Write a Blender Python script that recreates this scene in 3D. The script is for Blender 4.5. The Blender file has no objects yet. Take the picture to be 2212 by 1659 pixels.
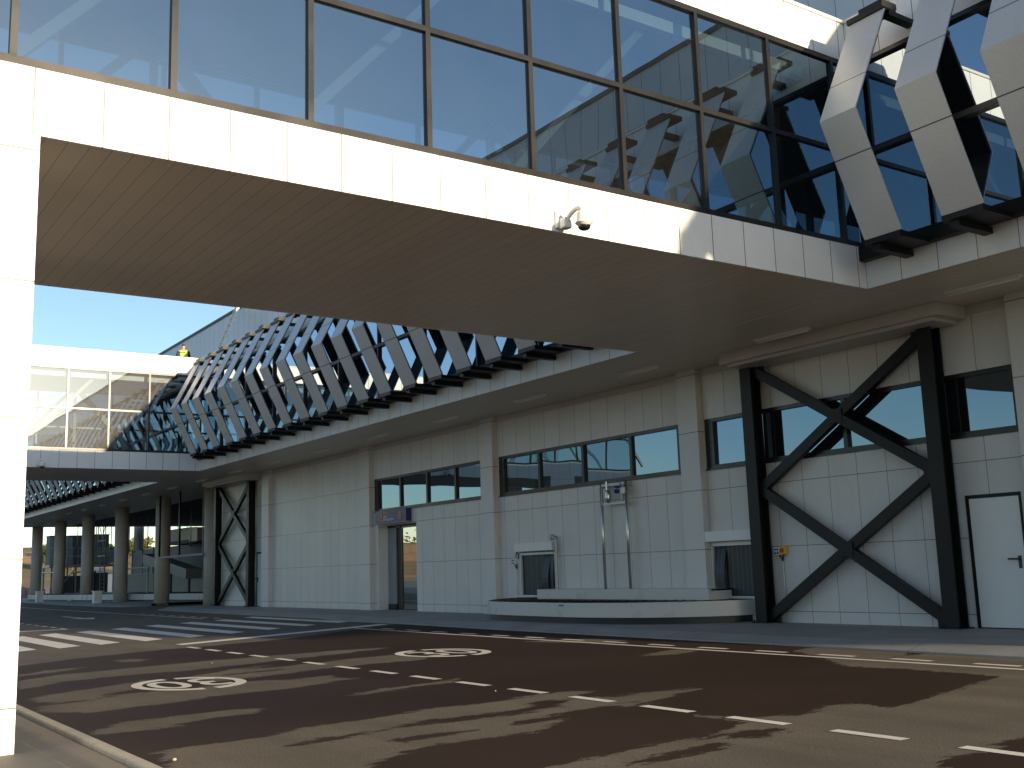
import bpy, bmesh, math, random
import numpy as np
from mathutils import Vector, Matrix

SC = bpy.context.scene
COL = SC.collection
rnd = random.Random(7)
PI = math.pi

# ------------------------------------------------------------------ camera
cd = bpy.data.cameras.new('camera')
cam = bpy.data.objects.new('camera', cd)
COL.objects.link(cam)
RX = Vector((0.565864, 0.823872, -0.032136))
UY = Vector((0.15566, -0.068475, 0.985434))
FW = Vector((-0.809671, 0.562624, 0.166991))
M = Matrix((RX, UY, -FW)).transposed().to_4x4()
M.translation = Vector((0, 0, 1.35))
cam.matrix_world = M
cd.sensor_width = 36.0
cd.lens = 36.0 * 2331.29 / 2212.0
cd.clip_start = 0.05
cd.clip_end = 6000
SC.camera = cam

# ------------------------------------------------------------------ sky, sun, exposure
SUN_TO = Vector((1.0, 0.127, 0.146)).normalized()
w = bpy.data.worlds.new('World')
SC.world = w
w.use_nodes = True
nt = w.node_tree
bg = nt.nodes['Background']
sky = nt.nodes.new('ShaderNodeTexSky')
sky.sky_type = 'NISHITA'
sky.sun_disc = False
sky.sun_elevation = math.asin(SUN_TO.z)
sky.sun_rotation = math.atan2(SUN_TO.x, SUN_TO.y)
sky.air_density = 0.8
sky.dust_density = 0.4
sky.ozone_density = 1.5
nt.links.new(sky.outputs[0], bg.inputs[0])
bg.inputs[1].default_value = 0.105
sl = bpy.data.lights.new('sun', 'SUN')
sl.energy = 4.3
sl.angle = math.radians(0.53)
sl.color = (1.0, 0.80, 0.55)
so = bpy.data.objects.new('sun', sl)
so.rotation_euler = (-SUN_TO).to_track_quat('-Z', 'Y').to_euler()
so.location = (40, 5, 30)
COL.objects.link(so)
SC.view_settings.view_transform = 'Standard'
SC.view_settings.look = 'None'
SC.view_settings.exposure = 1.2
SC.view_settings.gamma = 1.0

# ------------------------------------------------------------------ materials
def new_mat(name):
    m = bpy.data.materials.new(name)
    m.use_nodes = True
    n = m.node_tree.nodes
    n.clear()
    out = n.new('ShaderNodeOutputMaterial')
    return m, m.node_tree, out

def mth(t, op, a, b=None, clamp=False):
    nd = t.nodes.new('ShaderNodeMath'); nd.operation = op; nd.use_clamp = clamp
    for i, v in enumerate((a, b)):
        if v is None: continue
        if isinstance(v, (int, float)): nd.inputs[i].default_value = v
        else: t.links.new(v, nd.inputs[i])
    return nd.outputs[0]

def mixc(t, fac, a, b, mode='MIX'):
    nd = t.nodes.new('ShaderNodeMix'); nd.data_type = 'RGBA'; nd.blend_type = mode
    for s, v in ((nd.inputs[0], fac), (nd.inputs[6], a), (nd.inputs[7], b)):
        if isinstance(v, (int, float)): s.default_value = v
        elif isinstance(v, tuple): s.default_value = (*v[:3], 1)
        else: t.links.new(v, s)
    return nd.outputs[2]

def position(t):
    g = t.nodes.new('ShaderNodeNewGeometry')
    return g.outputs['Position']

def noise(t, vec, scale, detail=4, rough=0.55, stretch=None):
    if stretch:
        mp = t.nodes.new('ShaderNodeMapping'); mp.inputs['Scale'].default_value = stretch
        t.links.new(vec, mp.inputs[0]); vec = mp.outputs[0]
    nd = t.nodes.new('ShaderNodeTexNoise')
    nd.inputs['Scale'].default_value = scale; nd.inputs['Detail'].default_value = detail
    nd.inputs['Roughness'].default_value = rough
    t.links.new(vec, nd.inputs['Vector'])
    return nd.outputs[0]

def remap(t, v, a, b, c, d):
    nd = t.nodes.new('ShaderNodeMapRange')
    t.links.new(v, nd.inputs[0])
    for i, x in enumerate((a, b, c, d)): nd.inputs[i + 1].default_value = x
    return nd.outputs[0]

def joint_mask(t, pos, joints, lines=()):
    sp = t.nodes.new('ShaderNodeSeparateXYZ'); t.links.new(pos, sp.inputs[0])
    res = None
    for ax, period, off, width in joints:
        v = mth(t, 'SUBTRACT', sp.outputs['XYZ'.index(ax)], off)
        v = mth(t, 'DIVIDE', v, period)
        v = mth(t, 'ADD', v, 0.5)
        v = mth(t, 'FRACT', v)
        v = mth(t, 'SUBTRACT', v, 0.5)
        v = mth(t, 'ABSOLUTE', v)
        v = mth(t, 'LESS_THAN', v, width / 2 / period)
        res = v if res is None else mth(t, 'MAXIMUM', res, v)
    for ax, at_, width in lines:
        v = mth(t, 'SUBTRACT', sp.outputs['XYZ'.index(ax)], at_)
        v = mth(t, 'ABSOLUTE', v)
        v = mth(t, 'LESS_THAN', v, width / 2)
        res = v if res is None else mth(t, 'MAXIMUM', res, v)
    return res

def surf(name, col, rough=0.5, metal=0.0, spec=0.5, var=0.08, vscale=1.5, speck=0.0, sscale=60,
         joints=(), lines=(), jcol=(0.03, 0.025, 0.022), bump=0.0, bscale=40, streak=0.0, paneltone=None, coat=0.0):
    m, t, out = new_mat(name)
    b = t.nodes.new('ShaderNodeBsdfPrincipled')
    t.links.new(b.outputs[0], out.inputs[0])
    pos = position(t)
    c = col
    n1 = noise(t, pos, vscale)
    c = mixc(t, remap(t, n1, 0.3, 0.7, 0, 1), tuple(x * (1 - var) for x in col), tuple(min(1, x * (1 + var)) for x in col))
    if streak:
        n3 = noise(t, pos, 3.0, 5, 0.6, (2.2, 2.2, 0.16))
        c = mixc(t, mth(t, 'MULTIPLY', remap(t, n3, 0.52, 0.75, 0, 1), streak), c, tuple(x * 0.55 for x in col))
    if speck:
        n2 = noise(t, pos, sscale, 2, 0.5)
        c = mixc(t, 1.0, c, remap(t, n2, 0.3, 0.7, 1 - speck, 1 + speck), 'MULTIPLY')
    if paneltone:
        (ax1, p1, o1), (ax2, p2, o2), amt = paneltone
        sp = t.nodes.new('ShaderNodeSeparateXYZ'); t.links.new(pos, sp.inputs[0])
        a = mth(t, 'FLOOR', mth(t, 'DIVIDE', mth(t, 'SUBTRACT', sp.outputs['XYZ'.index(ax1)], o1), p1))
        d = mth(t, 'FLOOR', mth(t, 'DIVIDE', mth(t, 'SUBTRACT', sp.outputs['XYZ'.index(ax2)], o2), p2))
        cb = t.nodes.new('ShaderNodeCombineXYZ'); t.links.new(a, cb.inputs[0]); t.links.new(d, cb.inputs[1])
        wn = t.nodes.new('ShaderNodeTexWhiteNoise'); wn.noise_dimensions = '2D'; t.links.new(cb.outputs[0], wn.inputs['Vector'])
        c = mixc(t, 1.0, c, remap(t, wn.outputs[0], 0, 1, 1 - amt, 1 + amt), 'MULTIPLY')
    if joints or lines:
        k = joint_mask(t, pos, joints, lines)
        c = mixc(t, k, c, jcol)
    if isinstance(c, tuple): b.inputs['Base Color'].default_value = (*c, 1)
    else: t.links.new(c, b.inputs['Base Color'])
    b.inputs['Metallic'].default_value = metal
    b.inputs['Specular IOR Level'].default_value = spec
    b.inputs['Coat Weight'].default_value = coat
    t.links.new(remap(t, n1, 0.2, 0.8, max(0.02, rough - 0.07), min(1, rough + 0.07)), b.inputs['Roughness'])
    if bump:
        bn = t.nodes.new('ShaderNodeBump'); bn.inputs['Strength'].default_value = bump; bn.inputs['Distance'].default_value = 0.01
        t.links.new(noise(t, pos, bscale, 3), bn.inputs['Height']); t.links.new(bn.outputs[0], b.inputs['Normal'])
    return m

def glass(name, trans, refl, base, dust=0.05, dustcol=(0.8, 0.78, 0.72), wob=0.06, haze=0.08, opaque=None, wscale=0.55):
    """coated pane: clear mirror layer over a tinted (or dark, opaque) body, with a little dust"""
    m, t, out = new_mat(name)
    pos = position(t)
    bn = t.nodes.new('ShaderNodeBump'); bn.inputs['Strength'].default_value = wob; bn.inputs['Distance'].default_value = 0.1
    t.links.new(noise(t, pos, wscale, 1, 0.4), bn.inputs['Height'])
    gl = t.nodes.new('ShaderNodeBsdfGlossy'); gl.inputs['Color'].default_value = (*refl, 1); gl.inputs['Roughness'].default_value = 0.0
    t.links.new(bn.outputs[0], gl.inputs['Normal'])
    if opaque:
        body = t.nodes.new('ShaderNodeBsdfDiffuse'); body.inputs['Color'].default_value = (*opaque, 1)
    else:
        body = t.nodes.new('ShaderNodeBsdfTransparent'); body.inputs['Color'].default_value = (*trans, 1)
    lw = t.nodes.new('ShaderNodeLayerWeight'); lw.inputs['Blend'].default_value = 0.5
    fr = mth(t, 'POWER', lw.outputs['Facing'], 4.0)
    fac = mth(t, 'ADD', mth(t, 'MULTIPLY', fr, 0.9 - base), base, True)
    mx = t.nodes.new('ShaderNodeMixShader'); t.links.new(fac, mx.inputs[0])
    t.links.new(body.outputs[0], mx.inputs[1]); t.links.new(gl.outputs[0], mx.inputs[2])
    last = mx.outputs[0]
    if haze:
        g2 = t.nodes.new('ShaderNodeBsdfGlossy'); g2.inputs['Roughness'].default_value = 0.32; g2.inputs['Color'].default_value = (1, 0.98, 0.94, 1)
        m2 = t.nodes.new('ShaderNodeMixShader'); m2.inputs[0].default_value = haze
        t.links.new(last, m2.inputs[1]); t.links.new(g2.outputs[0], m2.inputs[2]); last = m2.outputs[0]
    if dust:
        d = t.nodes.new('ShaderNodeBsdfDiffuse'); d.inputs['Color'].default_value = (*dustcol, 1)
        m3 = t.nodes.new('ShaderNodeMixShader')
        n2 = noise(t, pos, 1.1, 6, 0.65); n3 = noise(t, pos, 26, 2, 0.6)
        f = mth(t, 'ADD', mth(t, 'MULTIPLY', remap(t, n2, 0.35, 0.75, 0.4, 1.5), dust), mth(t, 'MULTIPLY', remap(t, n3, 0.72, 0.78, 0, 1), 0.25 * dust / 0.05))
        t.links.new(f, m3.inputs[0])
        t.links.new(last, m3.inputs[1]); t.links.new(d.outputs[0], m3.inputs[2]); last = m3.outputs[0]
    t.links.new(last, out.inputs[0])
    return m

WHITE = (0.76, 0.76, 0.75)
MT = {}
MT['bridge_clad'] = surf('bridge cladding', WHITE, 0.4, var=0.03, speck=0.05, joints=[('Y', 0.629, 1.812, 0.014)], jcol=(0.10, 0.09, 0.08), paneltone=(('Y', 0.629, 1.812), ('Z', 50, 0), 0.03))
MT['pillar_clad'] = surf('pillar cladding', WHITE, 0.45, var=0.03, speck=0.06, joints=[('Z', 1.25, 0.3, 0.014)], jcol=(0.07, 0.06, 0.05))
MT['fascia_clad'] = surf('fascia cladding', WHITE, 0.4, var=0.03, speck=0.05, joints=[('X', 0.63, -9.64, 0.012)], jcol=(0.1, 0.09, 0.085), paneltone=(('X', 0.63, -9.64), ('Z', 50, 0), 0.03))
MT['wall_clad'] = surf('wall cladding', (0.63, 0.605, 0.58), 0.42, var=0.04, speck=0.05, sscale=45, joints=[('X', 0.643, -23.68, 0.010), ('Z', 1.25, 0.33, 0.012)],
                       jcol=(0.14, 0.11, 0.10), streak=0.10, paneltone=(('X', 0.643, -23.68), ('Z', 1.25, 0.33), 0.035))
MT['pilaster_clad'] = surf('pilaster cladding', (0.62, 0.60, 0.58), 0.42, var=0.04, speck=0.05, sscale=45, joints=[('Z', 1.25, 0.33, 0.014)], jcol=(0.13, 0.11, 0.1), streak=0.08)
MT['upper_clad'] = surf('upper wall cladding', (0.62, 0.63, 0.65), 0.4, var=0.03, speck=0.03, joints=[('X', 0.632, -12.96, 0.014), ('Z', 1.6, 11.55, 0.014)], jcol=(0.1, 0.1, 0.11), paneltone=(('X', 0.632, -12.96), ('Z', 1.6, 11.55), 0.03))
MT['soffit'] = surf('soffit metal strips', (0.64, 0.55, 0.44), 0.36, spec=0.5, var=0.05, joints=[('Y', 0.205, 1.93, 0.007)], jcol=(0.24, 0.20, 0.16), paneltone=(('Y', 0.205, 1.93), ('Z', 50, 0), 0.03))
MT['dark_ceiling'] = surf('unfinished ceiling', (0.06, 0.055, 0.05), 0.8, var=0.2)
MT['frame'] = surf('anthracite aluminium', (0.014, 0.0135, 0.013), 0.30, metal=0.0, spec=0.42, var=0.1)
MT['steel_dark'] = surf('dark painted steel', (0.008, 0.0085, 0.0085), 0.45, spec=0.28, var=0.2, speck=0.1)
MT['fin_face'] = surf('louvre panel', (0.555, 0.55, 0.555), 0.38, metal=0.1, var=0.03, speck=0.09, sscale=70, lines=[('Z', 7.04, 0.016), ('Z', 8.2, 0.016)], jcol=(0.03, 0.03, 0.03))
MT['fin_back'] = surf('louvre back', (0.014, 0.014, 0.015), 0.5, var=0.1)
MT['glass_bridge'] = glass('bridge glass', (0.27, 0.35, 0.39), (0.62, 0.86, 1.0), 0.345, dust=0.006, wob=0.05, haze=0.004)
MT['glass_distant'] = glass('distant bridge glass', (0.46, 0.53, 0.55), (0.72, 0.88, 1.0), 0.20, dust=0.012, wob=0.05, haze=0.004)
MT['glass_far'] = glass('far bridge glass', (0.50, 0.62, 0.66), (0.86, 0.94, 1.0), 0.18, dust=0.01, wob=0.03, haze=0.0)
MT['glass_facade'] = glass('solar control glass', (0, 0, 0), (0.72, 0.86, 1.0), 0.46, dust=0.0, wob=0.03, haze=0.0, opaque=(0.004, 0.007, 0.01))
MT['glass_window'] = glass('window glass', (0, 0, 0), (0.56, 0.77, 0.93), 0.26, dust=0.0, wob=0.08, haze=0.0, opaque=(0.012, 0.014, 0.016))
MT['glass_door'] = glass('door glass', (0, 0, 0), (0.92, 0.92, 0.9), 0.55, dust=0.0, wob=0.02, haze=0.0, opaque=(0.012, 0.013, 0.014))
MT['white_paint'] = surf('white painted metal', (0.72, 0.72, 0.70), 0.35, var=0.03)
MT['interior_white'] = surf('interior white paint', (0.75, 0.74, 0.70), 0.5, var=0.03)
MT['truss'] = surf('grey truss paint', (0.22, 0.23, 0.24), 0.5, var=0.05)
MT['trim'] = surf('painted trim', (0.50, 0.47, 0.44), 0.4, var=0.04)
MT['interior_floor'] = surf('interior floor', (0.10, 0.095, 0.09), 0.5)
MT['interior_ceiling'] = surf('interior ceiling', (0.16, 0.165, 0.17), 0.6)
MT['steel'] = surf('brushed steel', (0.55, 0.55, 0.53), 0.3, metal=0.9, var=0.08)
MT['galv'] = surf('galvanised steel', (0.42, 0.43, 0.43), 0.45, metal=0.6, var=0.15, vscale=8)
MT['carousel'] = surf('carousel panel', (0.55, 0.55, 0.53), 0.3, metal=0.0, spec=0.55, var=0.03, lines=[])
MT['rubber'] = surf('black rubber', (0.012, 0.012, 0.013), 0.45, var=0.2, speck=0.1)
MT['concrete'] = surf('column concrete', (0.50, 0.475, 0.43), 0.75, var=0.08, speck=0.10, sscale=30, bump=0.1)
MT['beige'] = surf('beige render', (0.36, 0.34, 0.30), 0.8, var=0.1)
MT['grey_dark'] = surf('dark grey sheet', (0.07, 0.075, 0.08), 0.6, var=0.15)
MT['grey_mid'] = surf('mid grey sheet', (0.25, 0.27, 0.28), 0.5, var=0.12)
MT['sign_blue'] = surf('sign violet blue', (0.055, 0.055, 0.17), 0.4, var=0.05)
MT['sign_side'] = surf('sign side blue', (0.02, 0.02, 0.10), 0.4, var=0.05)
MT['orange'] = surf('sign orange', (0.62, 0.26, 0.03), 0.5, var=0.05)
MT['white_letter'] = surf('sign white', (0.7, 0.7, 0.72), 0.5, var=0.02)
MT['black'] = surf('black plastic', (0.015, 0.015, 0.016), 0.35, var=0.1)
MT['dome'] = surf('smoked dome', (0.008, 0.008, 0.008), 0.06, spec=0.8, var=0.0, coat=0.6)
MT['yellow_box'] = surf('yellow switch box', (0.75, 0.42, 0.02), 0.4, var=0.05)
MT['red'] = surf('red plastic', (0.55, 0.03, 0.02), 0.4, var=0.05)
MT['blue_lamp'] = surf('blue beacon', (0.03, 0.04, 0.20), 0.15, var=0.05, coat=0.5)
MT['hivis'] = surf('hi vis yellow', (0.70, 0.80, 0.12), 0.7, var=0.05)
MT['navy'] = surf('navy cloth', (0.02, 0.022, 0.05), 0.8, var=0.1)
MT['skin'] = surf('skin', (0.45, 0.26, 0.18), 0.6, var=0.08)
MT['hair'] = surf('dark hair', (0.05, 0.03, 0.02), 0.7, var=0.2)
MT['kerb'] = surf('kerb concrete', (0.40, 0.36, 0.29), 0.8, var=0.12, vscale=5, speck=0.15, sscale=70, joints=[('X', 1.0, 0.3, 0.01)], jcol=(0.12, 0.1, 0.08), bump=0.15)
MT['bark'] = surf('bark', (0.09, 0.07, 0.05), 0.9, var=0.3, vscale=6)
MT['strip_curtain'] = surf('dark strip curtain', (0.03, 0.035, 0.04), 0.4, var=0.2, joints=[('X', 0.12, 0.0, 0.012)], jcol=(0.11, 0.12, 0.12))
MT['plastic_film'] = surf('crumpled grey film', (0.35, 0.36, 0.36), 0.4, var=0.3, vscale=12)

def leaf_mat(name, c):
    m, t, out = new_mat(name)
    b = t.nodes.new('ShaderNodeBsdfPrincipled'); b.inputs['Roughness'].default_value = 0.65
    pos = position(t)
    n = noise(t, pos, 0.9, 3)
    t.links.new(mixc(t, remap(t, n, 0.3, 0.7, 0, 1), tuple(x * 0.6 for x in c), tuple(x * 1.5 for x in c)), b.inputs['Base Color'])
    t.links.new(b.outputs[0], out.inputs[0])
    return m
MT['leaf'] = leaf_mat('olive leaves', (0.085, 0.085, 0.03))
MT['leaf2'] = leaf_mat('dark leaves', (0.05, 0.065, 0.025))

def asphalt_mat():
    m, t, out = new_mat('asphalt')
    b = t.nodes.new('ShaderNodeBsdfPrincipled'); t.links.new(b.outputs[0], out.inputs[0])
    pos = position(t)
    at_ = t.nodes.new('ShaderNodeAttribute'); at_.attribute_name = 'wet'
    n1 = noise(t, pos, 2.4, 6, 0.7, (2.4, 0.42, 1))
    n0 = noise(t, pos, 14.0, 4, 0.6, (1.4, 0.5, 1))
    v = mth(t, 'ADD', at_.outputs['Fac'], mth(t, 'MULTIPLY', mth(t, 'SUBTRACT', n1, 0.5), 0.62))
    v = mth(t, 'ADD', v, mth(t, 'MULTIPLY', mth(t, 'SUBTRACT', n0, 0.5), 0.30))
    n5 = noise(t, pos, 45.0, 3, 0.6, (1.5, 0.6, 1))
    v = mth(t, 'ADD', v, mth(t, 'MULTIPLY', mth(t, 'SUBTRACT', n5, 0.5), 0.15))
    wet = remap(t, v, -0.01, 0.012, 0, 1)
    n2 = noise(t, pos, 0.7, 5, 0.6)
    n3 = noise(t, pos, 75, 3, 0.7)
    n4 = noise(t, pos, 34, 3, 0.6)
    dry = mixc(t, remap(t, n2, 0.3, 0.7, 0, 1), (0.104, 0.086, 0.064), (0.144, 0.120, 0.090))
    dry = mixc(t, 1.0, dry, remap(t, n3, 0.34, 0.66, 0.55, 1.5), 'MULTIPLY')
    dry = mixc(t, 1.0, dry, remap(t, n4, 0.3, 0.7, 0.86, 1.14), 'MULTIPLY')
    n6 = noise(t, pos, 0.9, 4, 0.6, (0.18, 2.2, 1))
    dry = mixc(t, 1.0, dry, remap(t, n6, 0.3, 0.7, 0.86, 1.12), 'MULTIPLY')
    wt = mixc(t, remap(t, noise(t, pos, 0.35, 4, 0.6), 0.35, 0.65, 0, 1), (0.030, 0.0175, 0.0118), (0.042, 0.0255, 0.0175))
    wt = mixc(t, 1.0, wt, remap(t, n3, 0.34, 0.66, 0.6, 1.5), 'MULTIPLY')
    t.links.new(mixc(t, wet, dry, wt), b.inputs['Base Color'])
    t.links.new(remap(t, wet, 0, 1, 0.9, 0.72), b.inputs['Roughness'])
    t.links.new(remap(t, wet, 0, 1, 0.25, 0.12), b.inputs['Specular IOR Level'])
    bn = t.nodes.new('ShaderNodeBump'); bn.inputs['Distance'].default_value = 0.004; bn.inputs['Strength'].default_value = 0.35
    t.links.new(n3, bn.inputs['Height']); t.links.new(bn.outputs[0], b.inputs['Normal'])
    return m
MT['asphalt'] = asphalt_mat()

def paint_mat():
    m, t, out = new_mat('road paint')
    b = t.nodes.new('ShaderNodeBsdfPrincipled'); t.links.new(b.outputs[0], out.inputs[0])
    pos = position(t)
    n = noise(t, pos, 22, 5, 0.7)
    n2 = noise(t, pos, 1.3, 3)
    c = mixc(t, remap(t, n2, 0.3, 0.7, 0, 1), (0.68, 0.63, 0.54), (0.80, 0.75, 0.66))
    c = mixc(t, remap(t, n, 0.62, 0.72, 0, 0.7), c, (0.22, 0.2, 0.17))
    t.links.new(c, b.inputs['Base Color']); b.inputs['Roughness'].default_value = 0.75
    return m
MT['paint'] = paint_mat()
MT['pavement_far'] = surf('pavement concrete', (0.30, 0.29, 0.275), 0.75, var=0.12, vscale=1.1, speck=0.12, sscale=60, bump=0.1, joints=[('X', 2.5, 0.4, 0.012), ('Y', 1.4, 0.3, 0.01)], jcol=(0.12, 0.12, 0.115))

def near_pavement_mat():
    m, t, out = new_mat('near pavement')
    b = t.nodes.new('ShaderNodeBsdfPrincipled'); t.links.new(b.outputs[0], out.inputs[0])
    pos = position(t)
    n = noise(t, pos, 1.6, 6, 0.65); n3 = noise(t, pos, 90, 2, 0.6)
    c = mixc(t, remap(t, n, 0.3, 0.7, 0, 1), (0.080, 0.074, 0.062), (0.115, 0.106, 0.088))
    k = joint_mask(t, pos, [('X', 0.6, -0.1, 0.012), ('Y', 0.6, 2.05, 0.014)])
    k = mth(t, 'MULTIPLY', k, remap(t, noise(t, pos, 2.2, 4), 0.4, 0.62, 0, 0.8))
    c = mixc(t, k, c, (0.20, 0.17, 0.13))
    sp = t.nodes.new('ShaderNodeSeparateXYZ'); t.links.new(pos, sp.inputs[0])
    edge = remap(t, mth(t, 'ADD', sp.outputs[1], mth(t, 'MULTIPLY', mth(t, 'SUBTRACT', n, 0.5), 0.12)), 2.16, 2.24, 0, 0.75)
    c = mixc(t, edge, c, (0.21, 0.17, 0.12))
    c = mixc(t, 1.0, c, remap(t, n3, 0.25, 0.75, 0.8, 1.2), 'MULTIPLY')
    t.links.new(c, b.inputs['Base Color']); b.inputs['Roughness'].default_value = 0.7
    return m
MT['pavement_near'] = near_pavement_mat()

def ground_mat():
    m, t, out = new_mat('dry field')
    b = t.nodes.new('ShaderNodeBsdfPrincipled'); t.links.new(b.outputs[0], out.inputs[0]); b.inputs['Roughness'].default_value = 0.95
    pos = position(t)
    n = noise(t, pos, 0.06, 6, 0.6, (1, 1, 5)); n2 = noise(t, pos, 0.5, 5, 0.7)
    c = mixc(t, remap(t, n, 0.42, 0.58, 0, 1), (0.15, 0.115, 0.042), (0.22, 0.155, 0.06))
    c = mixc(t, remap(t, noise(t, pos, 0.025, 3, 0.5, (1, 1, 6)), 0.55, 0.62, 0, 1), c, (0.38, 0.21, 0.10))
    spz = t.nodes.new('ShaderNodeSeparateXYZ'); t.links.new(pos, spz.inputs[0])
    zz = mth(t, 'ADD', spz.outputs[2], mth(t, 'MULTIPLY', mth(t, 'SUBTRACT', n2, 0.5), 2.2))
    bank = mth(t, 'MULTIPLY', remap(t, zz, 4.6, 5.0, 0, 1), remap(t, zz, 7.0, 7.4, 1, 0))
    c = mixc(t, mth(t, 'MULTIPLY', bank, 0.85), c, (0.42, 0.25, 0.12))
    c = mixc(t, 1.0, c, remap(t, n2, 0.25, 0.75, 0.65, 1.3), 'MULTIPLY')
    t.links.new(c, b.inputs['Base Color'])
    return m
MT['ground'] = ground_mat()

# ------------------------------------------------------------------ mesh helpers
def tag(o, label=None, cat=None, group=None, kind=None):
    if label: o['label'] = label
    if cat: o['category'] = cat
    if group: o['group'] = group
    if kind: o['kind'] = kind
    return o

def root_loc(o):
    v = Vector((0, 0, 0))
    while o is not None:
        v = v + o.location; o = o.parent
    return v

class MB:
    def __init__(s):
        s.v = []; s.f = []; s.m = []; s.sm = []
    def quad(s, *p, m=0):
        i = len(s.v); s.v += [tuple(q) for q in p]; s.f.append(tuple(range(i, i + len(p)))); s.m.append(m); s.sm.append(False)
    def box(s, x0, x1, y0, y1, z0, z1, m=0):
        i = len(s.v)
        s.v += [(x, y, z) for z in (z0, z1) for y in (y0, y1) for x in (x0, x1)]
        for f in ((0, 2, 3, 1), (4, 5, 7, 6), (0, 1, 5, 4), (2, 6, 7, 3), (0, 4, 6, 2), (1, 3, 7, 5)):
            s.f.append(tuple(i + k for k in f)); s.m.append(m); s.sm.append(False)
        return s
    def bar(s, p0, p1, a, b, up=(0, 0, 1), m=0):
        p0 = Vector(p0); p1 = Vector(p1); d = (p1 - p0).normalized(); up = Vector(up)
        if abs(d.dot(up)) > 0.99: up = Vector((0, 1, 0))
        r = d.cross(up).normalized(); u = r.cross(d).normalized()
        i = len(s.v)
        for p in (p0, p1):
            for x, y in ((-1, -1), (1, -1), (1, 1), (-1, 1)):
                s.v.append(tuple(p + r * (x * a / 2) + u * (y * b / 2)))
        for f in ((3, 2, 1, 0), (4, 5, 6, 7), (0, 1, 5, 4), (1, 2, 6, 5), (2, 3, 7, 6), (3, 0, 4, 7)):
            s.f.append(tuple(i + k for k in f)); s.m.append(m); s.sm.append(False)
        return s
    def tube(s, pts, r, n=10, m=0, caps=True):
        pts = [Vector(p) for p in pts]
        rs = r if isinstance(r, (list, tuple)) else [r] * len(pts)
        i = len(s.v); N = len(pts)
        prev = None
        for k, p in enumerate(pts):
            d = (pts[min(k + 1, N - 1)] - pts[max(k - 1, 0)]).normalized()
            if prev is None:
                a = Vector((0, 0, 1)) if abs(d.z) < 0.9 else Vector((1, 0, 0))
                u = d.cross(a).normalized()
            else:
                u = (prev - d * prev.dot(d)).normalized()
            prev = u; v = d.cross(u)
            for q in range(n):
                t = 2 * PI * q / n
                s.v.append(tuple(p + u * (math.cos(t) * rs[k]) + v * (math.sin(t) * rs[k])))
        for k in range(N - 1):
            for q in range(n):
                a = i + k * n + q; b = i + k * n + (q + 1) % n
                s.f.append((a, b, b + n, a + n)); s.m.append(m); s.sm.append(True)
        if caps:
            s.f.append(tuple(i + q for q in reversed(range(n)))); s.m.append(m); s.sm.append(False)
            s.f.append(tuple(i + (N - 1) * n + q for q in range(n))); s.m.append(m); s.sm.append(False)
        return s
    def lathe(s, c, prof, n=20, m=0, axis=None):
        """profile of (radius, height) turned round the z axis at c"""
        i = len(s.v); c = Vector(c)
        for r, z in prof:
            for q in range(n):
                t = 2 * PI * q / n
                s.v.append(tuple(c + Vector((r * math.cos(t), r * math.sin(t), z))))
        for k in range(len(prof) - 1):
            for q in range(n):
                a = i + k * n + q; b = i + k * n + (q + 1) % n
                s.f.append((a, b, b + n, a + n)); s.m.append(m); s.sm.append(True)
        s.f.append(tuple(i + q for q in reversed(range(n)))); s.m.append(m); s.sm.append(False)
        s.f.append(tuple(i + (len(prof) - 1) * n + q for q in range(n))); s.m.append(m); s.sm.append(False)
        return s
    def prism(s, poly, z0, z1, m=0):
        i = len(s.v); n = len(poly)
        s.v += [(x, y, z0) for x, y in poly] + [(x, y, z1) for x, y in poly]
        s.f.append(tuple(i + k for k in reversed(range(n)))); s.f.append(tuple(i + n + k for k in range(n)))
        s.m += [m, m]; s.sm += [False, False]
        for k in range(n):
            a = i + k; b = i + (k + 1) % n
            s.f.append((a, b, b + n, a + n)); s.m.append(m); s.sm.append(False)
        return s
    def extrude_x(s, poly, x0, x1, m=0):
        """closed (y, z) outline swept along x"""
        i = len(s.v); n = len(poly)
        s.v += [(x0, y, z) for y, z in poly] + [(x1, y, z) for y, z in poly]
        s.f.append(tuple(i + k for k in range(n))); s.f.append(tuple(i + n + k for k in reversed(range(n))))
        s.m += [m, m]; s.sm += [False, False]
        for k in range(n):
            a = i + k; b = i + (k + 1) % n
            s.f.append((a, a + n, b + n, b)); s.m.append(m); s.sm.append(False)
        return s
    def build(s, name, mats, parent=None, loc=None, bevel=0.0):
        me = bpy.data.meshes.new(name)
        off = root_loc(parent) if parent is not None else Vector((0, 0, 0))
        if loc is not None: off = off + Vector(loc)
        me.from_pydata([(x - off.x, y - off.y, z - off.z) for x, y, z in s.v], [], s.f)
        if not isinstance(mats, (list, tuple)): mats = [mats]
        for k in mats: me.materials.append(MT[k])
        me.polygons.foreach_set('material_index', s.m)
        me.polygons.foreach_set('use_smooth', s.sm)
        me.update()
        bm = bmesh.new(); bm.from_mesh(me); bmesh.ops.recalc_face_normals(bm, faces=bm.faces); bm.to_mesh(me); bm.free()
        o = bpy.data.objects.new(name, me)
        if loc is not None: o.location = loc
        COL.objects.link(o)
        if parent is not None: o.parent = parent
        if bevel:
            b = o.modifiers.new('bevel', 'BEVEL'); b.width = bevel; b.segments = 2; b.limit_method = 'ANGLE'; b.angle_limit = math.radians(50)
        return o

def thing(name, loc, label, cat, group=None):
    o = bpy.data.objects.new(name, None); o.empty_display_size = 0.3
    o.location = loc; COL.objects.link(o)
    return tag(o, label, cat, group)

def copy_tree(o, dx, parent=None):
    c = o.copy(); COL.objects.link(c)
    if parent is not None: c.parent = parent
    c.location = Vector(o.location) + Vector(dx)
    for ch in list(o.children):
        d = ch.copy(); COL.objects.link(d); d.parent = c
    return c

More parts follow.
